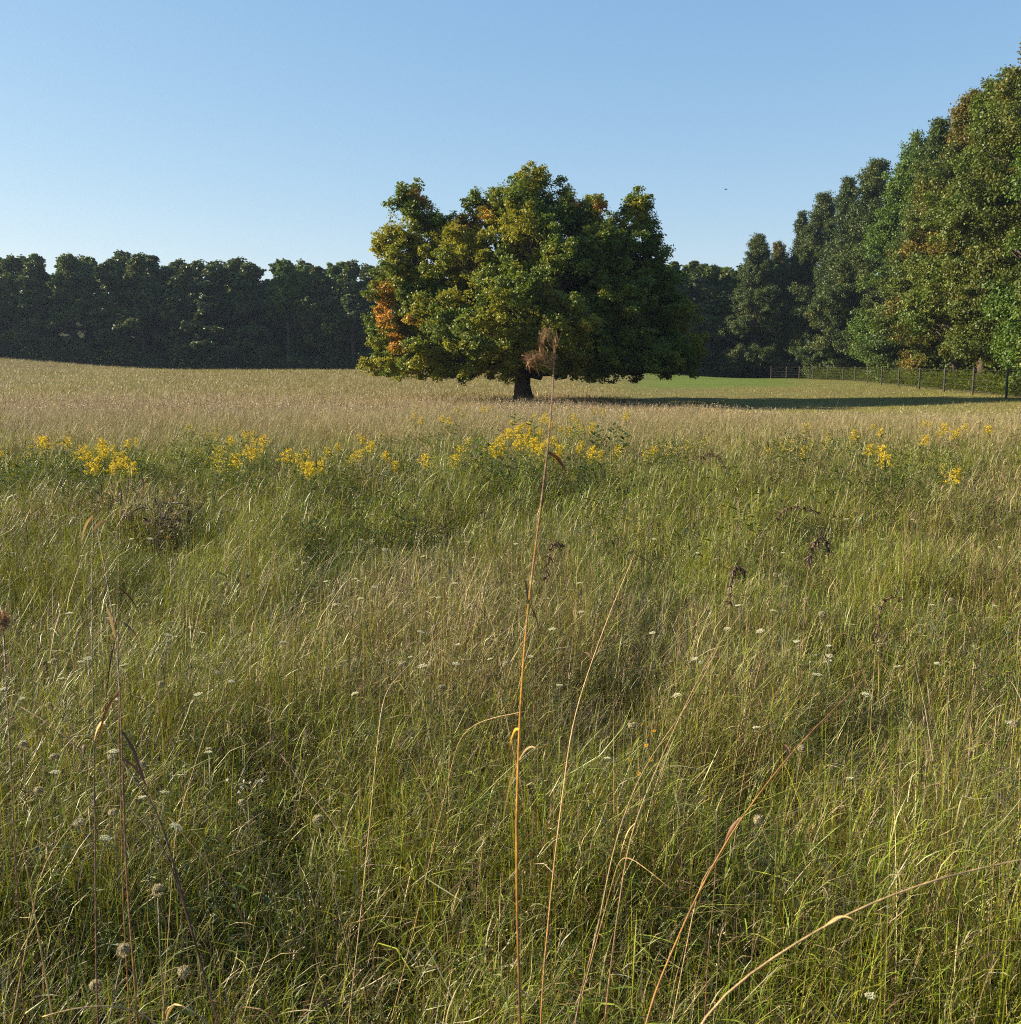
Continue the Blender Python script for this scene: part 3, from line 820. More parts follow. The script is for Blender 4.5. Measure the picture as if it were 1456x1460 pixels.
protos = [goldenrod(i, 1.0, b) for i, b in enumerate((1.0, 1.0, .9, 1.0, .35, .4))]
used = set()
clumps = [  # px0, px1, py0, py1, count, prototypes, label, group
    (98, 196, 618, 664, 26, (0, 1, 2, 3), 'bright yellow goldenrod in the dense clump above the dark dead weeds', 'goldenrod of the dense left clump'),
    (30, 92, 615, 650, 6, (1, 4), 'sparse goldenrod at the left edge of the meadow', 'goldenrod at the left edge'),
    (268, 316, 600, 648, 14, (4, 5), 'mostly green goldenrod bush with dull yellow tips beside the dense clump', 'green goldenrod bush'),
    (336, 372, 612, 650, 9, (0, 1, 5), 'yellow goldenrod just right of the green goldenrod bush', 'goldenrod right of the green bush'),
    (376, 492, 628, 662, 16, (0, 2, 3, 5), 'low yellow goldenrod in the loose row left of centre', 'goldenrod of the loose row'),
    (520, 572, 608, 645, 9, (1, 3, 4), 'yellow goldenrod standing before the left side of the maple', 'goldenrod before the left side of the maple'),
    (594, 668, 574, 596, 7, (0, 5), 'distant small goldenrod in front of the maple shadow', 'distant goldenrod before the maple'),
    (690, 850, 576, 594, 9, (0, 5, 3), 'distant small goldenrod between the trunk and the central clump', 'distant goldenrod below the trunk'),
    (630, 684, 626, 652, 8, (2, 4), 'yellow green goldenrod left of the central clump', 'goldenrod left of the central clump'),
    (700, 800, 598, 634, 30, (0, 1, 2), 'yellow goldenrod of the central clump below the maple trunk', 'goldenrod of the central clump'),
    (764, 830, 586, 612, 12, (0, 3), 'yellow goldenrod behind the tall foreground stalk', 'goldenrod behind the tall stalk'),
    (786, 852, 624, 652, 10, (1, 2, 4), 'yellow goldenrod right of the tall foreground stalk', 'goldenrod right of the tall stalk'),
    (890, 985, 612, 640, 7, (3, 4, 5), 'scattered small goldenrod right of the central clump', 'scattered goldenrod right of centre'),
    (1120, 1190, 600, 640, 9, (4, 5), 'greenish budding goldenrod bush on the right of the meadow', 'greenish goldenrod bush'),
    (1226, 1262, 600, 612, 3, (0, 3), 'small goldenrod far back on the right', 'small goldenrod far right'),
    (1238, 1286, 632, 650, 5, (0, 2), 'pair of yellow goldenrod sprays right of the greenish bush', 'goldenrod sprays right of the bush'),
    (1314, 1372, 598, 622, 8, (1, 3), 'bright goldenrod patch near the right edge', 'goldenrod patch near the right edge'),
    (1344, 1370, 654, 672, 3, (0, 4), 'lone low goldenrod under the bright right patch', 'low goldenrod at the right'),
    (1408, 1426, 604, 614, 2, (2,), 'small goldenrod nearest the right edge', 'goldenrod nearest the right edge'),
]
for (a, b, c, d, n, ps, lab, grp) in clumps:
    for _ in range(max(2, int(n * 1.0))):
        px = RNG.normal((a + b) / 2, (b - a) * .36); py = RNG.uniform(c, d)
        H = RNG.uniform(.60, .84)
        X, Y, Z = spot_for(px, py, H, 3.0)
        pi = ps[RNG.integers(0, len(ps))]
        if pi in used: o = copy_tree(protos[pi])
        else: o = protos[pi]; used.add(pi)
        o.location = (X, Y, Z); o.rotation_euler = (RNG.normal(0, .08), RNG.normal(0, .08), RNG.uniform(0, 6.28)); o.scale = (H * .98, H * .98, H)
        tag(o, lab, 'goldenrod', grp)
print('goldenrod', time.time() - T0)


# ------------------------------------------------------------------ wild carrot: white umbels and curled seed nests
def umbel(H, R_, curled, colr):
    root = empty('wild_carrot_nest' if curled else 'wild_carrot_flower')
    st = MB(); fl = MB()
    dx, dy = RNG.normal(0, .06, 2); top = np.array([dx, dy, H])
    sp = [[0, 0, -.03], [dx * .3, dy * .3 + .01, H * .4], [dx * .8, dy * .8, H * .8], top]
    st.tube(sp, [.0028, .0024, .0018, .0014], (.11, .13, .045) if not curled else (.20, .16, .08), 5)
    for i in range(5):       # thin divided leaves on the stem
        z = RNG.uniform(.2, .8); a = RNG.uniform(0, 6.28); c = np.array([dx * z, dy * z, H * z])
        for j in range(5):
            aa = a + RNG.normal(0, .5); d = np.array([math.cos(aa), math.sin(aa), RNG.uniform(.2, .8)]) * RNG.uniform(.03, .07)
            st.ribbon([c, c + d * .6, c + d], [.002, .003, .0006], (.09, .12, .035))
    nr = 22
    for i in range(nr):
        a = i * 2.39996; q = math.sqrt((i + .5) / nr)
        if not curled:
            e = top + np.array([math.cos(a) * q * R_, math.sin(a) * q * R_, R_ * (.42 - .12 * q * q) + RNG.normal(0, .001)])
            st.tube([top, (top + e) / 2 + [0, 0, -.002], e], .0007, (.14, .18, .06), 3)
            n = 12
            P = e + np.stack([RNG.normal(0, R_ * .10, n), RNG.normal(0, R_ * .10, n), RNG.uniform(0, .002, n)], 1)
            nr_ = np.tile([0, 0, 1.0], (n, 1)) + RNG.normal(0, .25, (n, 3)); nr_ /= np.linalg.norm(nr_, axis=1)[:, None]
            s1 = np.cross(nr_, RNG.normal(size=(n, 3))); s1 /= np.linalg.norm(s1, axis=1)[:, None]; s2 = np.cross(nr_, s1)
            r = (R_ * RNG.uniform(.055, .10, n))[:, None]
            V = np.stack([P - s1 * r, P - s2 * r, P + s1 * r, P + s2 * r], 1).reshape(-1, 3)
            T = (np.arange(n)[:, None, None] * 4 + np.array([(0, 1, 2), (0, 2, 3)])[None]).reshape(-1, 3)
            fl.add(V, T, np.repeat(np.array(colr) * RNG.uniform(.85, 1.1, (n, 1)), 4, 0))
        else:       # rays bow outward and curl in again
            m = .35 + .65 * q
            p0 = top; p1 = top + np.array([math.cos(a) * R_ * .8 * m, math.sin(a) * R_ * .8 * m, R_ * .5])
            p2 = top + np.array([math.cos(a) * R_ * .85 * m, math.sin(a) * R_ * .85 * m, R_ * 1.1]); p3 = top + np.array([math.cos(a) * R_ * .35 * m, math.sin(a) * R_ * .35 * m, R_ * 1.6])
            fl.tube([p0, p1, p2, p3], [.0008, .001, .0012, .0012], np.array(colr) * RNG.uniform(.7, 1.1), 3)
            for k in range(9):
                c = p2 * (1 - k / 9) + p3 * (k / 9); d = sphere_dirs(1)[0] * R_ * .3
                fl.ribbon([c, c + d * .5, c + d], [.0012, .0022, .0008], np.array(colr) * RNG.uniform(.7, 1.25))
    link('stem', st.mesh('carrot_stem'), M_STEM, root)
    link('seed_nest' if curled else 'flower_umbel', fl.mesh('carrot_head'), M_PETAL, root)
    return root


def place(protos_, used_, px, py, H, label, cat, grp, sc=1.0, tilt=.12, y0=1.0):
    X, Y, Z = spot_for(px, py, H, y0)
    i = RNG.integers(0, len(protos_)); p = protos_[i]
    if i in used_: o = copy_tree(p)
    else: o = p; used_.add(i)
    o.location = (X, Y, Z); o.rotation_euler = (RNG.normal(0.06, tilt), RNG.normal(-0.16, tilt), RNG.uniform(0, 6.28)); o.scale = (sc, sc, H / .7)
    tag(o, label, cat, grp)


def zone(px, py):
    h = 'left' if px < 480 else ('middle' if px < 960 else 'right')
    v = 'far back' if py < 760 else ('halfway back' if py < 960 else 'close by')
    return h, v


UP = [umbel(.7, .026, False, (.74, .70, .48)) for _ in range(4)]
uu = set()
white = [(185, 758), (488, 770), (508, 766), (398, 788), (436, 806), (455, 808), (510, 830), (526, 834), (548, 822), (474, 832), (630, 830), (639, 852), (475, 872), (320, 998), (243, 884), (110, 868),
         (158, 868), (741, 940), (780, 857), (850, 872), (1150, 918), (1070, 870), (1188, 915), (1398, 1030), (1390, 1048), (1232, 1134), (1118, 1056), (40, 1120), (66, 1150), (50, 1204), (196, 1086), (170, 1158), (742, 945),
         (230, 1160), (1245, 1430), (866, 1108), (1112, 842), (1210, 745), (1043, 632), (1416, 686), (128, 792), (215, 766), (260, 745), (222, 730), (10, 808), (18, 1010), (205, 905), (330, 700), (1330, 600), (432, 660), (372, 742), (560, 905), (300, 1100)]
white += [(float(RNG.uniform(0, 1456) ** 1.12 / 2.4), float(RNG.uniform(700, 990))) for _ in range(64)]
for px, py in white:
    h, v = zone(px, py)
    place(UP, uu, px, py, RNG.uniform(.5, .66), 'small white wild carrot flower standing %s on the %s of the meadow' % (v, h) if h != 'middle' else 'small white wild carrot flower standing %s in the middle of the meadow' % v,
          'wild carrot', 'white wild carrot flowers %s %s' % (v, h), RNG.uniform(.36, .66))
NP = [umbel(.7, .020, True, (.50, .43, .26)) for _ in range(3)]
nu = set()
nests = [(118, 938), (360, 955), (55, 985), (42, 990), (130, 1010), (190, 965), (92, 1090), (108, 1070), (208, 1135), (175, 1160), (80, 1142), (412, 1155), (512, 1186), (222, 1335), (308, 1335), (298, 1098), (282, 1104), (1088, 822), (1138, 822),
         (1105, 858), (1120, 866), (1202, 1134), (1380, 1035), (600, 995), (700, 950), (322, 830), (445, 815), (620, 950), (95, 720), (150, 700), (230, 690), (25, 1085), (1120, 1072), (45, 1430), (240, 1400), (1280, 840), (890, 1030), (60, 900)]
for px, py in nests:
    h, v = zone(px, py)
    place(NP, nu, px, py, RNG.uniform(.45, .6), 'pale curled wild carrot seed nest standing %s %s' % (v, 'in the middle of the meadow' if h == 'middle' else 'on the %s of the meadow' % h),
          'seed head', 'wild carrot seed nests %s %s' % (v, h), RNG.uniform(.6, .92))


# small white asters and orange daisies
def aster(n, colr, ctr, rad, H, name):
    root = empty(name); st = MB(); fl = MB()
    for i in range(n):
        a = RNG.uniform(0, 6.28); q = RNG.uniform(.01, .09); e = np.array([math.cos(a) * q, math.sin(a) * q, H * RNG.uniform(.86, 1)])
        st.tube([[0, 0, -.02], [0, 0, H * .5], e * [.6, .6, .85], e], [.002, .0016, .001, .0008], (.10, .12, .04), 3)
        nrm = np.array([RNG.normal(0, .4) - .3, RNG.normal(0, .4) - .3, 1]); nrm /= np.linalg.norm(nrm)
        u = np.cross(nrm, [0, 1, .3]); u /= np.linalg.norm(u); v = np.cross(nrm, u)
        for k in range(12):
            b = k * math.pi / 6; d = u * math.cos(b) + v * math.sin(b); s_ = np.cross(nrm, d)
            fl.ribbon([e + d * rad * .2, e + d * rad * .65, e + d * rad], [rad * .2, rad * .36, rad * .15], np.array(colr) * RNG.uniform(.85, 1.1), s_)
        fl.tube([e - nrm * .001, e + nrm * .0015], [rad * .28, rad * .22], ctr, 8)
    link('stem', st.mesh(name + '_stem'), M_STEM, root); link('blossoms', fl.mesh(name + '_blossoms'), M_PETAL, root)
    return root


A0 = [aster(7, (.72, .70, .70), (.5, .36, .05), .008, .6, 'white_aster'), aster(5, (.72, .70, .70), (.5, .36, .05), .008, .6, 'white_aster')]
au = set()
for px, py in [(362, 1048), (404, 1056), (488, 912), (484, 918), (1188, 912)]:
    h, v = zone(px, py)
    place(A0, au, px, py, .5, 'cluster of tiny white asters %s' % ('low in the grass left of the tall stalk' if px < 420 else ('just above the bright green grass left of centre' if px < 600 else 'right of the middle among pale straw')), 'aster', 'white asters at %s' % h, .62)
D0 = [aster(3, (.75, .36, .01), (.25, .12, .02), .013, .6, 'yellow_daisy'), aster(2, (.75, .36, .01), (.25, .12, .02), .013, .6, 'yellow_daisy')]
du = set()
for px, py, lab in [(893, 1032, 'orange yellow daisy flower right of the slanting brown stalks'), (918, 1018, 'orange yellow daisy flower highest of its small group'), (938, 1014, 'orange yellow daisy flower at the right of its small group'),
                    (668, 856, 'tiny orange daisy left of the tall amber stalk'), (229, 752, 'tiny orange daisy below the dark dead weeds'), (1224, 664, 'tiny orange daisy under the right goldenrod'), (1254, 670, 'tiny orange daisy beside the right goldenrod')]:
    place(D0, du, px, py, .5, lab, 'daisy', 'orange yellow daisies', .55)


# ------------------------------------------------------------------ single foreground stalks
def smooth_path(P, n=40):
    P = np.asarray(P, float); t = np.r_[0, np.cumsum(np.linalg.norm(np.diff(P, axis=0), axis=1))]; t /= t[-1]
    u = np.linspace(0, 1, n); Q = np.stack([np.interp(u, t, P[:, j]) for j in range(P.shape[1])], 1)
    for _ in range(max(2, n // 12)):
        Q[1:-1] = (Q[:-2] + 2 * Q[1:-1] + Q[2:]) / 4
    return Q


AMB = np.array([.50, .25, .030]); TAN = np.array([.54, .37, .16]); ORG = np.array([.42, .20, .05]); DRK = np.array([.06, .035, .022]); BRN = np.array([.15, .07, .035])


def stalk(pix, Y0, Y1, r, cols, label, name='dead_stalk', cat='stalk', leaves=(), group=None):
    """pix: bottom to top pixel track; distance runs from Y0 to Y1; the foot is carried on down to the ground"""
    k = len(pix); pts = [at(px, py, Y0 + (Y1 - Y0) * i / (k - 1)) for i, (px, py) in enumerate(pix)]
    p0, p1 = pts[0], pts[1]; gz = float(ground(p0[0], p0[1]))
    if p0[2] - gz > 0.02:
        d = (p0 - p1); d /= np.linalg.norm(d); d = d * .5 + np.array([0, 0, -1.]); L = (p0[2] - gz + .03) / -d[2]
        foot = p0 + d * L; pts = [foot, (foot + p0) / 2 + [0.004, 0, 0]] + pts
    base = pts[0].copy(); base[2] = float(ground(base[0], base[1]))
    P = smooth_path(pts, 48); root = empty(name, base); tag(root, label, cat, group)
    r = r * (0.9 if 'left foreground' in label else 0.85)
    P = P - base
    cc = np.array(cols, float); u = np.linspace(0, 1, len(P)); c = np.stack([np.interp(u, np.linspace(0, 1, len(cc)), cc[:, j]) for j in range(3)], 1)
    rad = np.interp(u, [0, .6, 1], [r, r * .85, r * .45])
    for q in np.arange(9, 46, 11):     # nodes along the stalk
        rad[q] *= 1.35; c[q] *= .6
    b = MB(); b.tube(P, rad, c, 7); link('stem', b.mesh('stalk_stem', True), M_STEM, root)
    for (px, py, qx, qy, w, lc) in leaves:
        i = int(np.argmin([abs(((p + base)[0] / (p + base)[1]) * F + 728 - px) + abs(HOR - ((p + base)[2] - EYE) / (p + base)[1] * F - py) * 1.0 for p in P]))
        A = P[i]; Yd = (A + base)[1]; E = at(qx, qy, Yd + RNG.uniform(-.04, .04)) - base
        m = (A + E) / 2 + np.array([0, 0, np.linalg.norm(E - A) * .18])
        lb = MB(); path = smooth_path([A, m, E, E + (E - m) * .15 + [0, 0, -.01]], 10)
        lb.ribbon(path, np.interp(np.linspace(0, 1, 10), [0, .4, 1], [w * .4, w, w * .1]), np.array(lc), None)
        link('leaf', lb.mesh('stalk_leaf'), M_DRY, root)
    return root, P, base


root, P, base = stalk([(742, 1455), (738, 1330), (736, 1200), (738, 1100), (742, 1000), (749, 900), (758, 820), (775, 700), (786, 600), (791, 540), (793, 500), (791, 482)], 1.12, 1.28, .0021,
      [AMB * .5, AMB, AMB, DRK, AMB, AMB * .9, BRN, AMB, AMB, AMB * .8, BRN * 1.3, BRN], 'tall amber stalk in front of the maple with a wilted brown curled tip', 'tall_stalk', 'stalk',
      [(779, 655, 806, 668, .006, BRN), (757, 850, 748, 822, .0035, DRK), (757, 850, 768, 892, .004, DRK), (739, 1085, 766, 1064, .003, TAN * .7), (741, 1050, 728, 1056, .004, AMB * 1.4), (740, 1130, 718, 1165, .003, TAN)])
# the wilted tip: two drooping tassels of fine curled threads
tas = MB()
Yt = 1.27
for (path, n, spr) in [([(792, 498), (786, 472), (779, 466), (771, 480), (771, 500), (775, 512)], 110, .0026), ([(791, 524), (775, 506), (765, 512), (752, 506), (756, 520), (766, 524)], 170, .0036), ([(792, 500), (790, 515), (780, 520), (768, 516)], 50, .003)]:
    pp = smooth_path([at(a, b, Yt) - base for a, b in path], 24)
    tas.tube(pp, .0007, BRN, 4)
    for _ in range(n):
        i = RNG.integers(0, 20); k0 = pp[i] + RNG.normal(0, spr, 3) * [1, 1.2, .8]; i2 = min(23, i + RNG.integers(3, 8))
        k1 = pp[i2] + RNG.normal(0, spr * 1.3, 3); mid = (k0 + k1) / 2 + RNG.normal(0, spr * .8, 3)
        cc = (BRN * 1.2 if RNG.random() < .6 else TAN * .9) * RNG.uniform(.6, 1.3)
        tas.ribbon(smooth_path([k0, mid, k1], 6), [.0002, .0004, .0006, .0006, .0004, .0002], cc)
link('wilted_tip', tas.mesh('wilted_tip'), M_DRY, root)

S = [
    ([(985, 1458), (1040, 1405), (1150, 1335), (1205, 1302), (1330, 1253), (1456, 1225), (1520, 1214)], 1.0, 1.15, .0019, [ORG * 1.4, AMB, ORG * 1.3, TAN, TAN, TAN * 1.1], 'thick orange and straw stalk arching out past the lower right corner', [(1207, 1302, 1220, 1309, .0025, TAN * .8)]),
    ([(918, 1452), (950, 1375), (1000, 1262), (1050, 1175), (1120, 1082), (1180, 1020), (1240, 962)], 1.25, 1.7, .0017, [TAN, AMB * 1.1, AMB, ORG, ORG, BRN * 1.5], 'long orange stalk leaning right above the arching one', [(1050, 1178, 1035, 1195, .006, BRN), (1120, 1080, 1118, 1060, .005, BRN)]),
    ([(772, 1420), (788, 1250), (800, 1150), (816, 1030), (843, 945), (872, 868), (905, 790)], 1.6, 2.3, .0018, [BRN, BRN * 1.6, ORG, ORG * .8, TAN, TAN * 1.2, TAN * 1.3], 'straw tipped red brown stalk just right of the tall amber one', [(905, 792, 945, 828, .006, DRK), (843, 945, 832, 930, .006, BRN)]),
    ([(820, 1440), (850, 1340), (870, 1230), (890, 1160), (920, 1090), (985, 1000), (1025, 922)], 1.5, 2.4, .0015, [BRN, ORG * .8, BRN * 1.4, TAN * .8, TAN, TAN], 'thin brown stalk between the amber stalk and the long orange one', []),
    ([(862, 1440), (895, 1200), (930, 1110), (975, 1010), (1010, 940), (1060, 870)], 1.5, 2.6, .0013, [ORG, ORG, BRN * 1.5, TAN, TAN, TAN], 'slender rust stalk crossing the middle right of the grass', [(893, 1203, 886, 1212, .005, TAN)]),
    ([(137, 1400), (136, 1220), (133, 1000), (130, 860), (133, 735)], 1.5, 1.9, .0016, [BRN, DRK, BRN, DRK, BRN], 'straight dark brown stem, leftmost of the left foreground stems', [(133, 750, 158, 742, .008, TAN * .9), (133, 740, 118, 760, .006, TAN * 1.3)]),
    ([(192, 1400), (180, 1250), (172, 1000), (165, 900), (148, 800), (136, 745)], 1.5, 1.9, .0018, [BRN, DRK, ORG * .7, BRN, BRN, DRK], 'bent dark brown stem with drooping dead leaves in the left foreground', [(175, 1060, 205, 1110, .008, DRK), (165, 880, 195, 905, .009, BRN), (172, 1000, 140, 1050, .006, BRN), (170, 930, 150, 860, .006, TAN)]),
    ([(176, 1300), (170, 1050), (168, 860), (172, 722)], 1.9, 2.2, .0014, [ORG * .7, ORG * .8, BRN, BRN], 'thin rusty stem, rightmost of the left foreground stems', [(170, 850, 196, 868, .007, BRN), (170, 900, 150, 1010, .004, DRK)]),
    ([(60, 1230), (110, 1165), (160, 1120), (205, 1078)], 1.7, 1.9, .0012, [TAN, TAN, TAN], 'pale straw stalk slanting up to the right at lower left', []),
    ([(32, 1202), (14, 1170), (-10, 1138)], 1.5, 1.4, .0016, [TAN, TAN * 1.2, TAN], 'short pale stalk slanting out of the left edge', []),
    ([(232, 1462), (205, 1442), (170, 1432), (110, 1434), (60, 1450)], 1.35, 1.3, .0020, [TAN, TAN * 1.2, TAN, TAN * .8, TAN], 'pale arched dead stalk along the bottom left corner', []),
    ([(305, 1462), (278, 1440), (245, 1425), (228, 1424), (236, 1445)], 1.35, 1.35, .0022, [TAN, TAN * 1.2, TAN, TAN, TAN], 'hooked pale dead stalk beside the arched one at bottom left', [(232, 1425, 238, 1446, .008, TAN * 1.4)]),
    ([(250, 1180), (300, 1020), (330, 1000)], 2.0, 2.3, .001, [TAN, TAN, TAN * 1.1], 'hair thin straw stalk left of centre', []),
    ([(545, 990), (600, 930), (668, 858)], 2.4, 3.2, .0014, [TAN * .8, TAN, TAN], 'thin straw stalk ending in a tiny orange daisy', [(668, 860, 700, 890, .005, DRK)]),
    ([(1000, 1240), (1080, 1190), (1180, 1130), (1270, 1060)], 1.8, 2.6, .0009, [TAN, TAN, TAN], 'hair thin pale stalk slanting behind the long orange stalk', []),
    ([(1010, 1350), (1020, 1260), (1022, 1160)], 1.6, 1.7, .0014, [BRN, BRN * 1.5, BRN * 1.3], 'short rusty upright stem left of the long orange stalk', []),
    ([(885, 1215), (905, 1225), (960, 1270), (905, 1215), (880, 1225)][:3], 1.7, 1.6, .0012, [TAN, TAN, TAN], 'short bent straw stalk under the brown stalks', []),
    ([(235, 1200), (190, 1160), (140, 1095), (85, 1040), (30, 1008)], 1.6, 1.8, .0016, [DRK, DRK, BRN, DRK, BRN], 'dark dead stem slanting up to the left across the left foreground', [(140, 1095, 120, 1060, .007, BRN)]),
    ([(225, 1150), (190, 1110), (162, 1065), (150, 1030)], 1.6, 1.7, .0022, [DRK, DRK, DRK], 'thick short dark stem with a curled leaf in the left foreground', [(155, 1040, 135, 1050, .009, TAN), (185, 1100, 215, 1130, .007, DRK)]),
    ([(500, 1210), (470, 1165), (440, 1130), (400, 1075)], 1.7, 1.9, .0014, [DRK, DRK, BRN], 'dark dead stem slanting left beside the bright green tuft', []),
    ([(330, 1260), (290, 1225), (262, 1190), (240, 1165)], 1.6, 1.7, .0013, [DRK, BRN, BRN], 'short dark slanting stem between the seed nests at lower left', []),
    ([(655, 1045), (690, 1025), (752, 1014)], 1.9, 1.8, .0011, [TAN, TAN, TAN * 1.2], 'pale curved straw stalk touching the tall amber one', []),
]
for (pix, Y0, Y1, r, cs, lab, lv) in S:
    stalk(pix, Y0, Y1, r, cs, lab, leaves=lv, group='dead stalks in the foreground')

# drooping dark dead grass plumes
for (pts, lab, th) in [([(985, 690), (992, 655), (1008, 644), (1024, 646), (1033, 664)], 'dark drooping dead plume arched over below the right goldenrod', 4),
                       ([(1100, 780), (1112, 726), (1130, 721), (1150, 722), (1166, 730)], 'dark drooping plume right of the middle of the meadow', 3),
                       ([(1150, 830), (1160, 766), (1172, 760), (1180, 768), (1182, 780)], 'small dark hooked seed plume on the right', 7),
                       ([(1040, 870), (1046, 802), (1054, 800), (1062, 815)], 'small brown nodding plume left of the dark hook', 5),
                       ([(1250, 900), (1258, 850), (1270, 847), (1284, 852)], 'short dark bent plume on the right straw', 3),
                       ([(778, 820), (786, 771), (794, 768), (802, 776)], 'small dark tuft right of the tall amber stalk', 5)]:
    py = min(p[1] for p in pts); X, Y, Z = spot_for(pts[0][0], py, .90, 2)
    pp = smooth_path([np.array([X, Y, Z])] + [at(a, b, Y) for a, b in pts], 30) - np.array([X, Y, Z])
    o = empty('dead_plume', (X, Y, Z)); tag(o, lab, 'dead plume')
    b = MB(); b.tube(pp, .0014, TAN * .5, 4); link('stem', b.mesh('plume_stem'), M_STEM, o)
    b = MB(); u = Y / F
    for i in range(22, 30):
        for _ in range(20):
            d = RNG.normal(0, 1, 3) * u * th * .9 + [0, 0, -u * th * 1.0]
            b.ribbon([pp[i], pp[i] + d * .6, pp[i] + d], [.002, .004, .001], DRK * RNG.uniform(.8, 2))
    link('plume', b.mesh('plume_threads'), M_DRY, o)


# brown fuzzy seed head at the left edge, close to the camera
o = empty('fuzzy_seed_head', (0, 0, 0)); X, Y = at(4, 885, 1.35)[:2]; zt = at(4, 885, 1.35)[2]; gz_ = float(ground(X, Y)); o.location = (X, Y, gz_)
tag(o, 'brown fuzzy dead seed head at the very left edge of the foreground', 'seed head')
b = MB(); b.tube([[-.02, 0, -.02], [-.01, 0, (zt - gz_) * .6], [0, 0, zt - gz_]], .0009, BRN, 5); link('stem', b.mesh('fuzzy_stem'), M_STEM, o)
b = MB()
for _ in range(420):
    d = RNG.normal(0, 1, 3); d /= np.linalg.norm(d); c = np.array([0, 0, zt - gz_]) + d * RNG.uniform(0, .014, 1) * [1.1, 1.1, .9]; e = RNG.normal(0, .006, 3)
    b.ribbon([c, c + e * .6, c + e + RNG.normal(0, .001, 3)], [.0004, .0009, .0003], (BRN * 1.2 if RNG.random() < .6 else TAN) * RNG.uniform(.7, 1.2))
link('fuzz', b.mesh('fuzzy_threads'), M_DRY, o)

# dead weeds: dark bushes of stems with pale fluff
def dead_weed(H, n, spread):
    root = empty('dead_weed'); b = MB(); f = MB()
    for i in range(n):
        a = RNG.uniform(0, 6.28); q = RNG.uniform(.1, 1) * spread; h = H * RNG.uniform(.5, 1)
        e = np.array([math.cos(a) * q, math.sin(a) * q, h]); st = np.array([e[0] * .3, e[1] * .3, -.02])
        b.tube(smooth_path([st, (st + e) / 2 + RNG.normal(0, .02, 3), e], 6), [.0035, .003, .003, .002, .002, .001], DRK * RNG.uniform(.6, 2), 3)
        for k in range(7):
            c = st * (1 - k / 7) + e * (k / 7); d = RNG.normal(0, .05, 3)
            b.ribbon([c, c + d * .5 + [0, 0, .01], c + d], [.003, .012, .002], DRK * RNG.uniform(.6, 1.8))
        if i % 3 == 0:
            for k in range(12):
                d = RNG.normal(0, .014, 3); f.ribbon([e, e + d * .6, e + d], [.002, .004, .002], TAN * RNG.uniform(.5, 1.3))
    tag(root, 'dark dead weed in the brown clump under the goldenrod', 'dead weed')
    link('stems', b.mesh('dead_weed_stems'), M_STEM, root); link('seed_fluff', f.mesh('dead_weed_fluff'), M_DRY, root)
    return root


DW = [dead_weed(.72, 26, .22), dead_weed(.7, 22, .2)]
dwu = set()
for px, py, lab in [(150, 684, 'dark dead weed at the left of the brown clump under the goldenrod'), (172, 678, 'second dark dead weed from the left in the brown clump'), (195, 676, 'dark dead weed in the middle of the brown clump under the goldenrod'),
                    (218, 682, 'dark dead weed right of the middle of the brown clump'), (243, 682, 'dark dead weed at the right end of the brown clump'), (186, 696, 'dark dead weed nearest in the left half of the brown clump'), (224, 698, 'dark dead weed nearest in the right half of the brown clump')]:
    place(DW, dwu, px, py, .64, lab, 'dead weed', 'dead weeds below the dense goldenrod', 1.15, .05)


# milkweed-like broad leaved plants in the middle distance
def broadleaf(H):
    root = empty('broadleaf_weed'); b = MB(); l = MB()
    b.tube([[0, 0, -.02], [0, .01, H * .5], [.02, 0, H]], [.006, .005, .003], (.09, .12, .04), 5)
    for i in range(16):
        z = H * (.3 + .7 * i / 16); a = i * 1.57 + (i // 2) * .2; d = np.array([math.cos(a), math.sin(a), .45]); L = .15 * (1.1 - .4 * i / 16)
        c = np.array([0.01, 0, z])
        l.ribbon([c, c + d * L * .4, c + d * L * .8, c + d * L + [0, 0, -.03]], [.01, .065, .05, .004], np.array(WG[i % 4]) * 1.1, np.array([-math.sin(a), math.cos(a), 0]))
    link('stem', b.mesh('weed_stem'), M_STEM, root); link('foliage', l.mesh('weed_leaves'), M_GRASS, root)
    return root


BW = [broadleaf(.7), broadleaf(.7)]
bwu = set()
for px, py, lab in [(745, 590, 'dark broad leaved weed just behind the central goldenrod'), (765, 600, 'dark broad leaved weed between the goldenrod and the tall stalk'), (822, 604, 'broad leaved weed right of the tall stalk, level with the goldenrod'), (842, 606, 'broad leaved weed second to the right of the tall stalk'),
                    (868, 603, 'broad leaved weed third to the right of the tall stalk'), (880, 612, 'broad leaved weed farthest right of the tall stalk group'), (693, 620, 'broad leaved weed left of the central goldenrod'), (700, 634, 'pale lit broad leaved weed below the central goldenrod')]:
    place(BW, bwu, px, py, .78, lab, 'weed', None, 1.0, .05)

# a far bird, a speck over the right wood
bb = MB(); p = at(1035, 270, 120)
bb.tube([[-.16, 0, 0], [-.08, 0, .01], [.05, 0, .02], [.14, 0, .02], [.19, 0, .01]], [.01, .045, .05, .03, .006], (.03, .03, .035), 7)
bo = empty('bird', p); tag(bo, 'tiny dark bird flying high in the blue sky', 'bird')
link('body', bb.mesh('bird_body'), M_STEM, bo)
for sgn in (-1, 1):
    wb = MB(); wb.ribbon([[0, sgn * .03, .02], [-.02, sgn * .16, .07], [-.06, sgn * .32, .03]], [.12, .10, .02], (.03, .03, .035), np.array([1., 0, 0])); link('wing', wb.mesh('bird_wing'), M_DRY, bo)

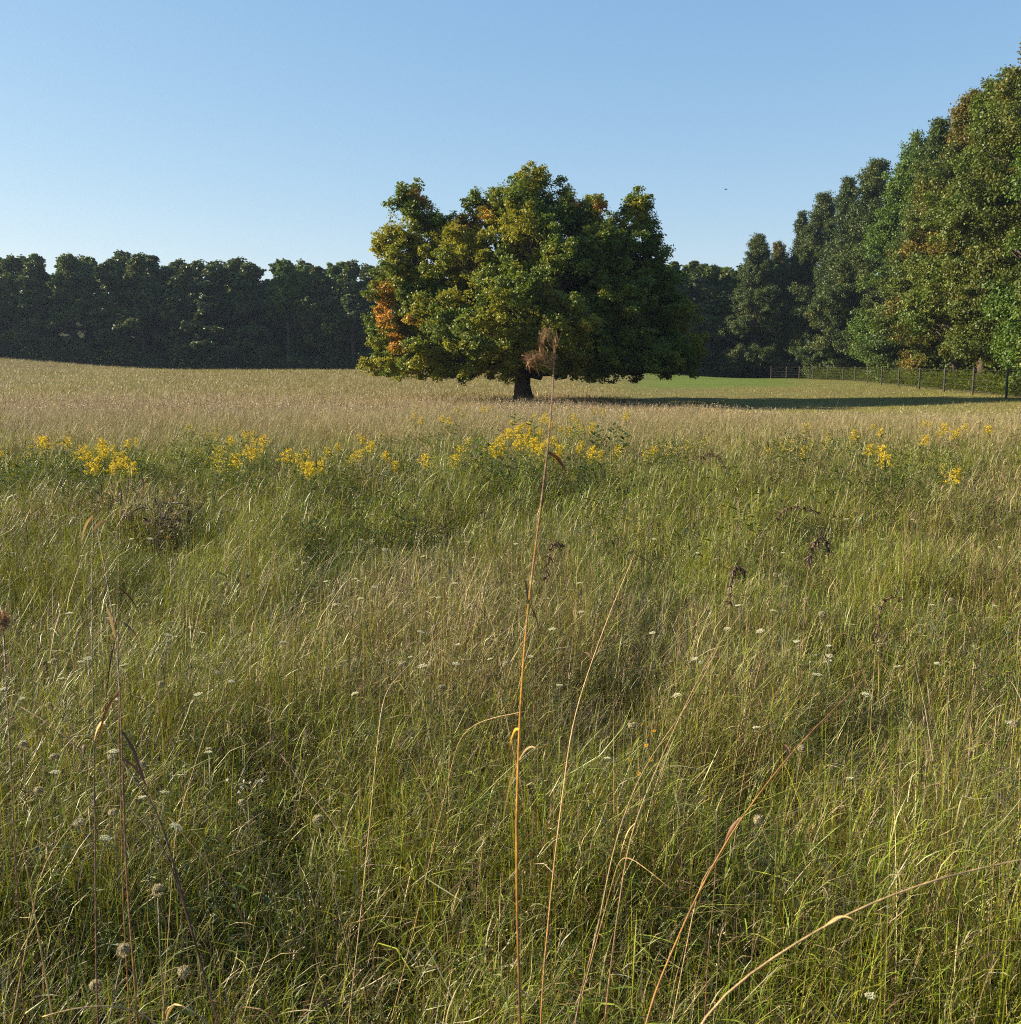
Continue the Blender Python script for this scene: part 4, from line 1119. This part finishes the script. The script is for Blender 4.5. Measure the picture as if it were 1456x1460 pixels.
# ------------------------------------------------------------------ light, sky, air, camera
world = bpy.data.worlds.new('World'); scene.world = world; world.use_nodes = True
nt = world.node_tree; bg = nt.nodes['Background']; sky = nt.nodes.new('ShaderNodeTexSky'); sky.sky_type = 'NISHITA'
sky.sun_disc = False; sky.sun_elevation = R(SUN_EL); sky.sun_rotation = R(270 + SUN_AZ)
sky.altitude = 300; sky.air_density = 1.0; sky.dust_density = 0.2; sky.ozone_density = 2.5
sep = nt.nodes.new('ShaderNodeSeparateColor'); cmb = nt.nodes.new('ShaderNodeCombineColor')
nt.links.new(sky.outputs[0], sep.inputs[0])
for i_, (gm, kk) in enumerate([(.85, 1.42), (.62, 1.95), (.38, 3.10)]):     # the camera's flatter sky response
    pw = nt.nodes.new('ShaderNodeMath'); pw.operation = 'POWER'; pw.inputs[1].default_value = gm
    ml = nt.nodes.new('ShaderNodeMath'); ml.operation = 'MULTIPLY'; ml.inputs[1].default_value = kk
    nt.links.new(sep.outputs[i_], pw.inputs[0]); nt.links.new(pw.outputs[0], ml.inputs[0]); nt.links.new(ml.outputs[0], cmb.inputs[i_])
nt.links.new(cmb.outputs[0], bg.inputs[0]); bg.inputs[1].default_value = 0.0505
sd = bpy.data.lights.new('sun', 'SUN'); sd.energy = 5.0; sd.angle = R(0.55); sd.color = (1.0, 0.86, 0.64)
so = bpy.data.objects.new('sun', sd); COL.objects.link(so)
az = R(SUN_AZ); el = R(SUN_EL)
sdir = (-math.cos(az) * math.cos(el), math.sin(az) * math.cos(el), math.sin(el))
from mathutils import Vector
so.rotation_euler = Vector(sdir).to_track_quat('Z', 'Y').to_euler(); so.location = (-60, 20, 40)

HAZE = 0.0002
if HAZE > 0:
    x0, x1, y0_, y1_, z0_, z1_ = -330, 330, -45, 340, -2.5, 42
    Vh = [(x, y, z) for z in (z0_, z1_) for y in (y0_, y1_) for x in (x0, x1)]
    Qh = [(0, 2, 3, 1), (4, 5, 7, 6), (0, 1, 5, 4), (2, 6, 7, 3), (0, 4, 6, 2), (1, 3, 7, 5)]
    hm = bpy.data.materials.new('haze'); hm.use_nodes = True; hn = hm.node_tree; hn.nodes.clear()
    o_ = hn.nodes.new('ShaderNodeOutputMaterial'); pv = hn.nodes.new('ShaderNodeVolumePrincipled')
    pv.inputs['Color'].default_value = (0.40, 0.52, 0.70, 1); pv.inputs['Density'].default_value = HAZE; pv.inputs['Anisotropy'].default_value = 0.3
    hn.links.new(pv.outputs[0], o_.inputs['Volume'])
    hme = mesh_from('haze', np.array(Vh, float), np.array(Qh)); ho = link('haze', hme, hm); tag(ho, kind='stuff')

cam = bpy.data.cameras.new('camera'); co_ = bpy.data.objects.new('camera', cam); COL.objects.link(co_)
co_.location = (0, 0, EYE); co_.rotation_euler = (math.pi / 2 - PITCH, 0, 0)
cam.sensor_fit = 'HORIZONTAL'; cam.sensor_width = 36; cam.lens = 36; cam.clip_start = 0.05; cam.clip_end = 3000
cam.dof.use_dof = True; cam.dof.focus_distance = 5.0; cam.dof.aperture_fstop = 16
scene.camera = co_
vs = scene.view_settings; vs.view_transform = 'Standard'; vs.look = 'None'; vs.exposure = 1.55; vs.gamma = 1.0
scene.cycles.max_bounces = 5; scene.cycles.diffuse_bounces = 2; scene.cycles.transmission_bounces = 4; scene.cycles.volume_bounces = 0
scene.cycles.filter_width = 1.05; scene.cycles.use_denoising = False; scene.cycles.denoiser = 'OPENIMAGEDENOISE'; scene.cycles.denoising_input_passes = 'RGB_ALBEDO_NORMAL'
print('total', time.time() - T0)
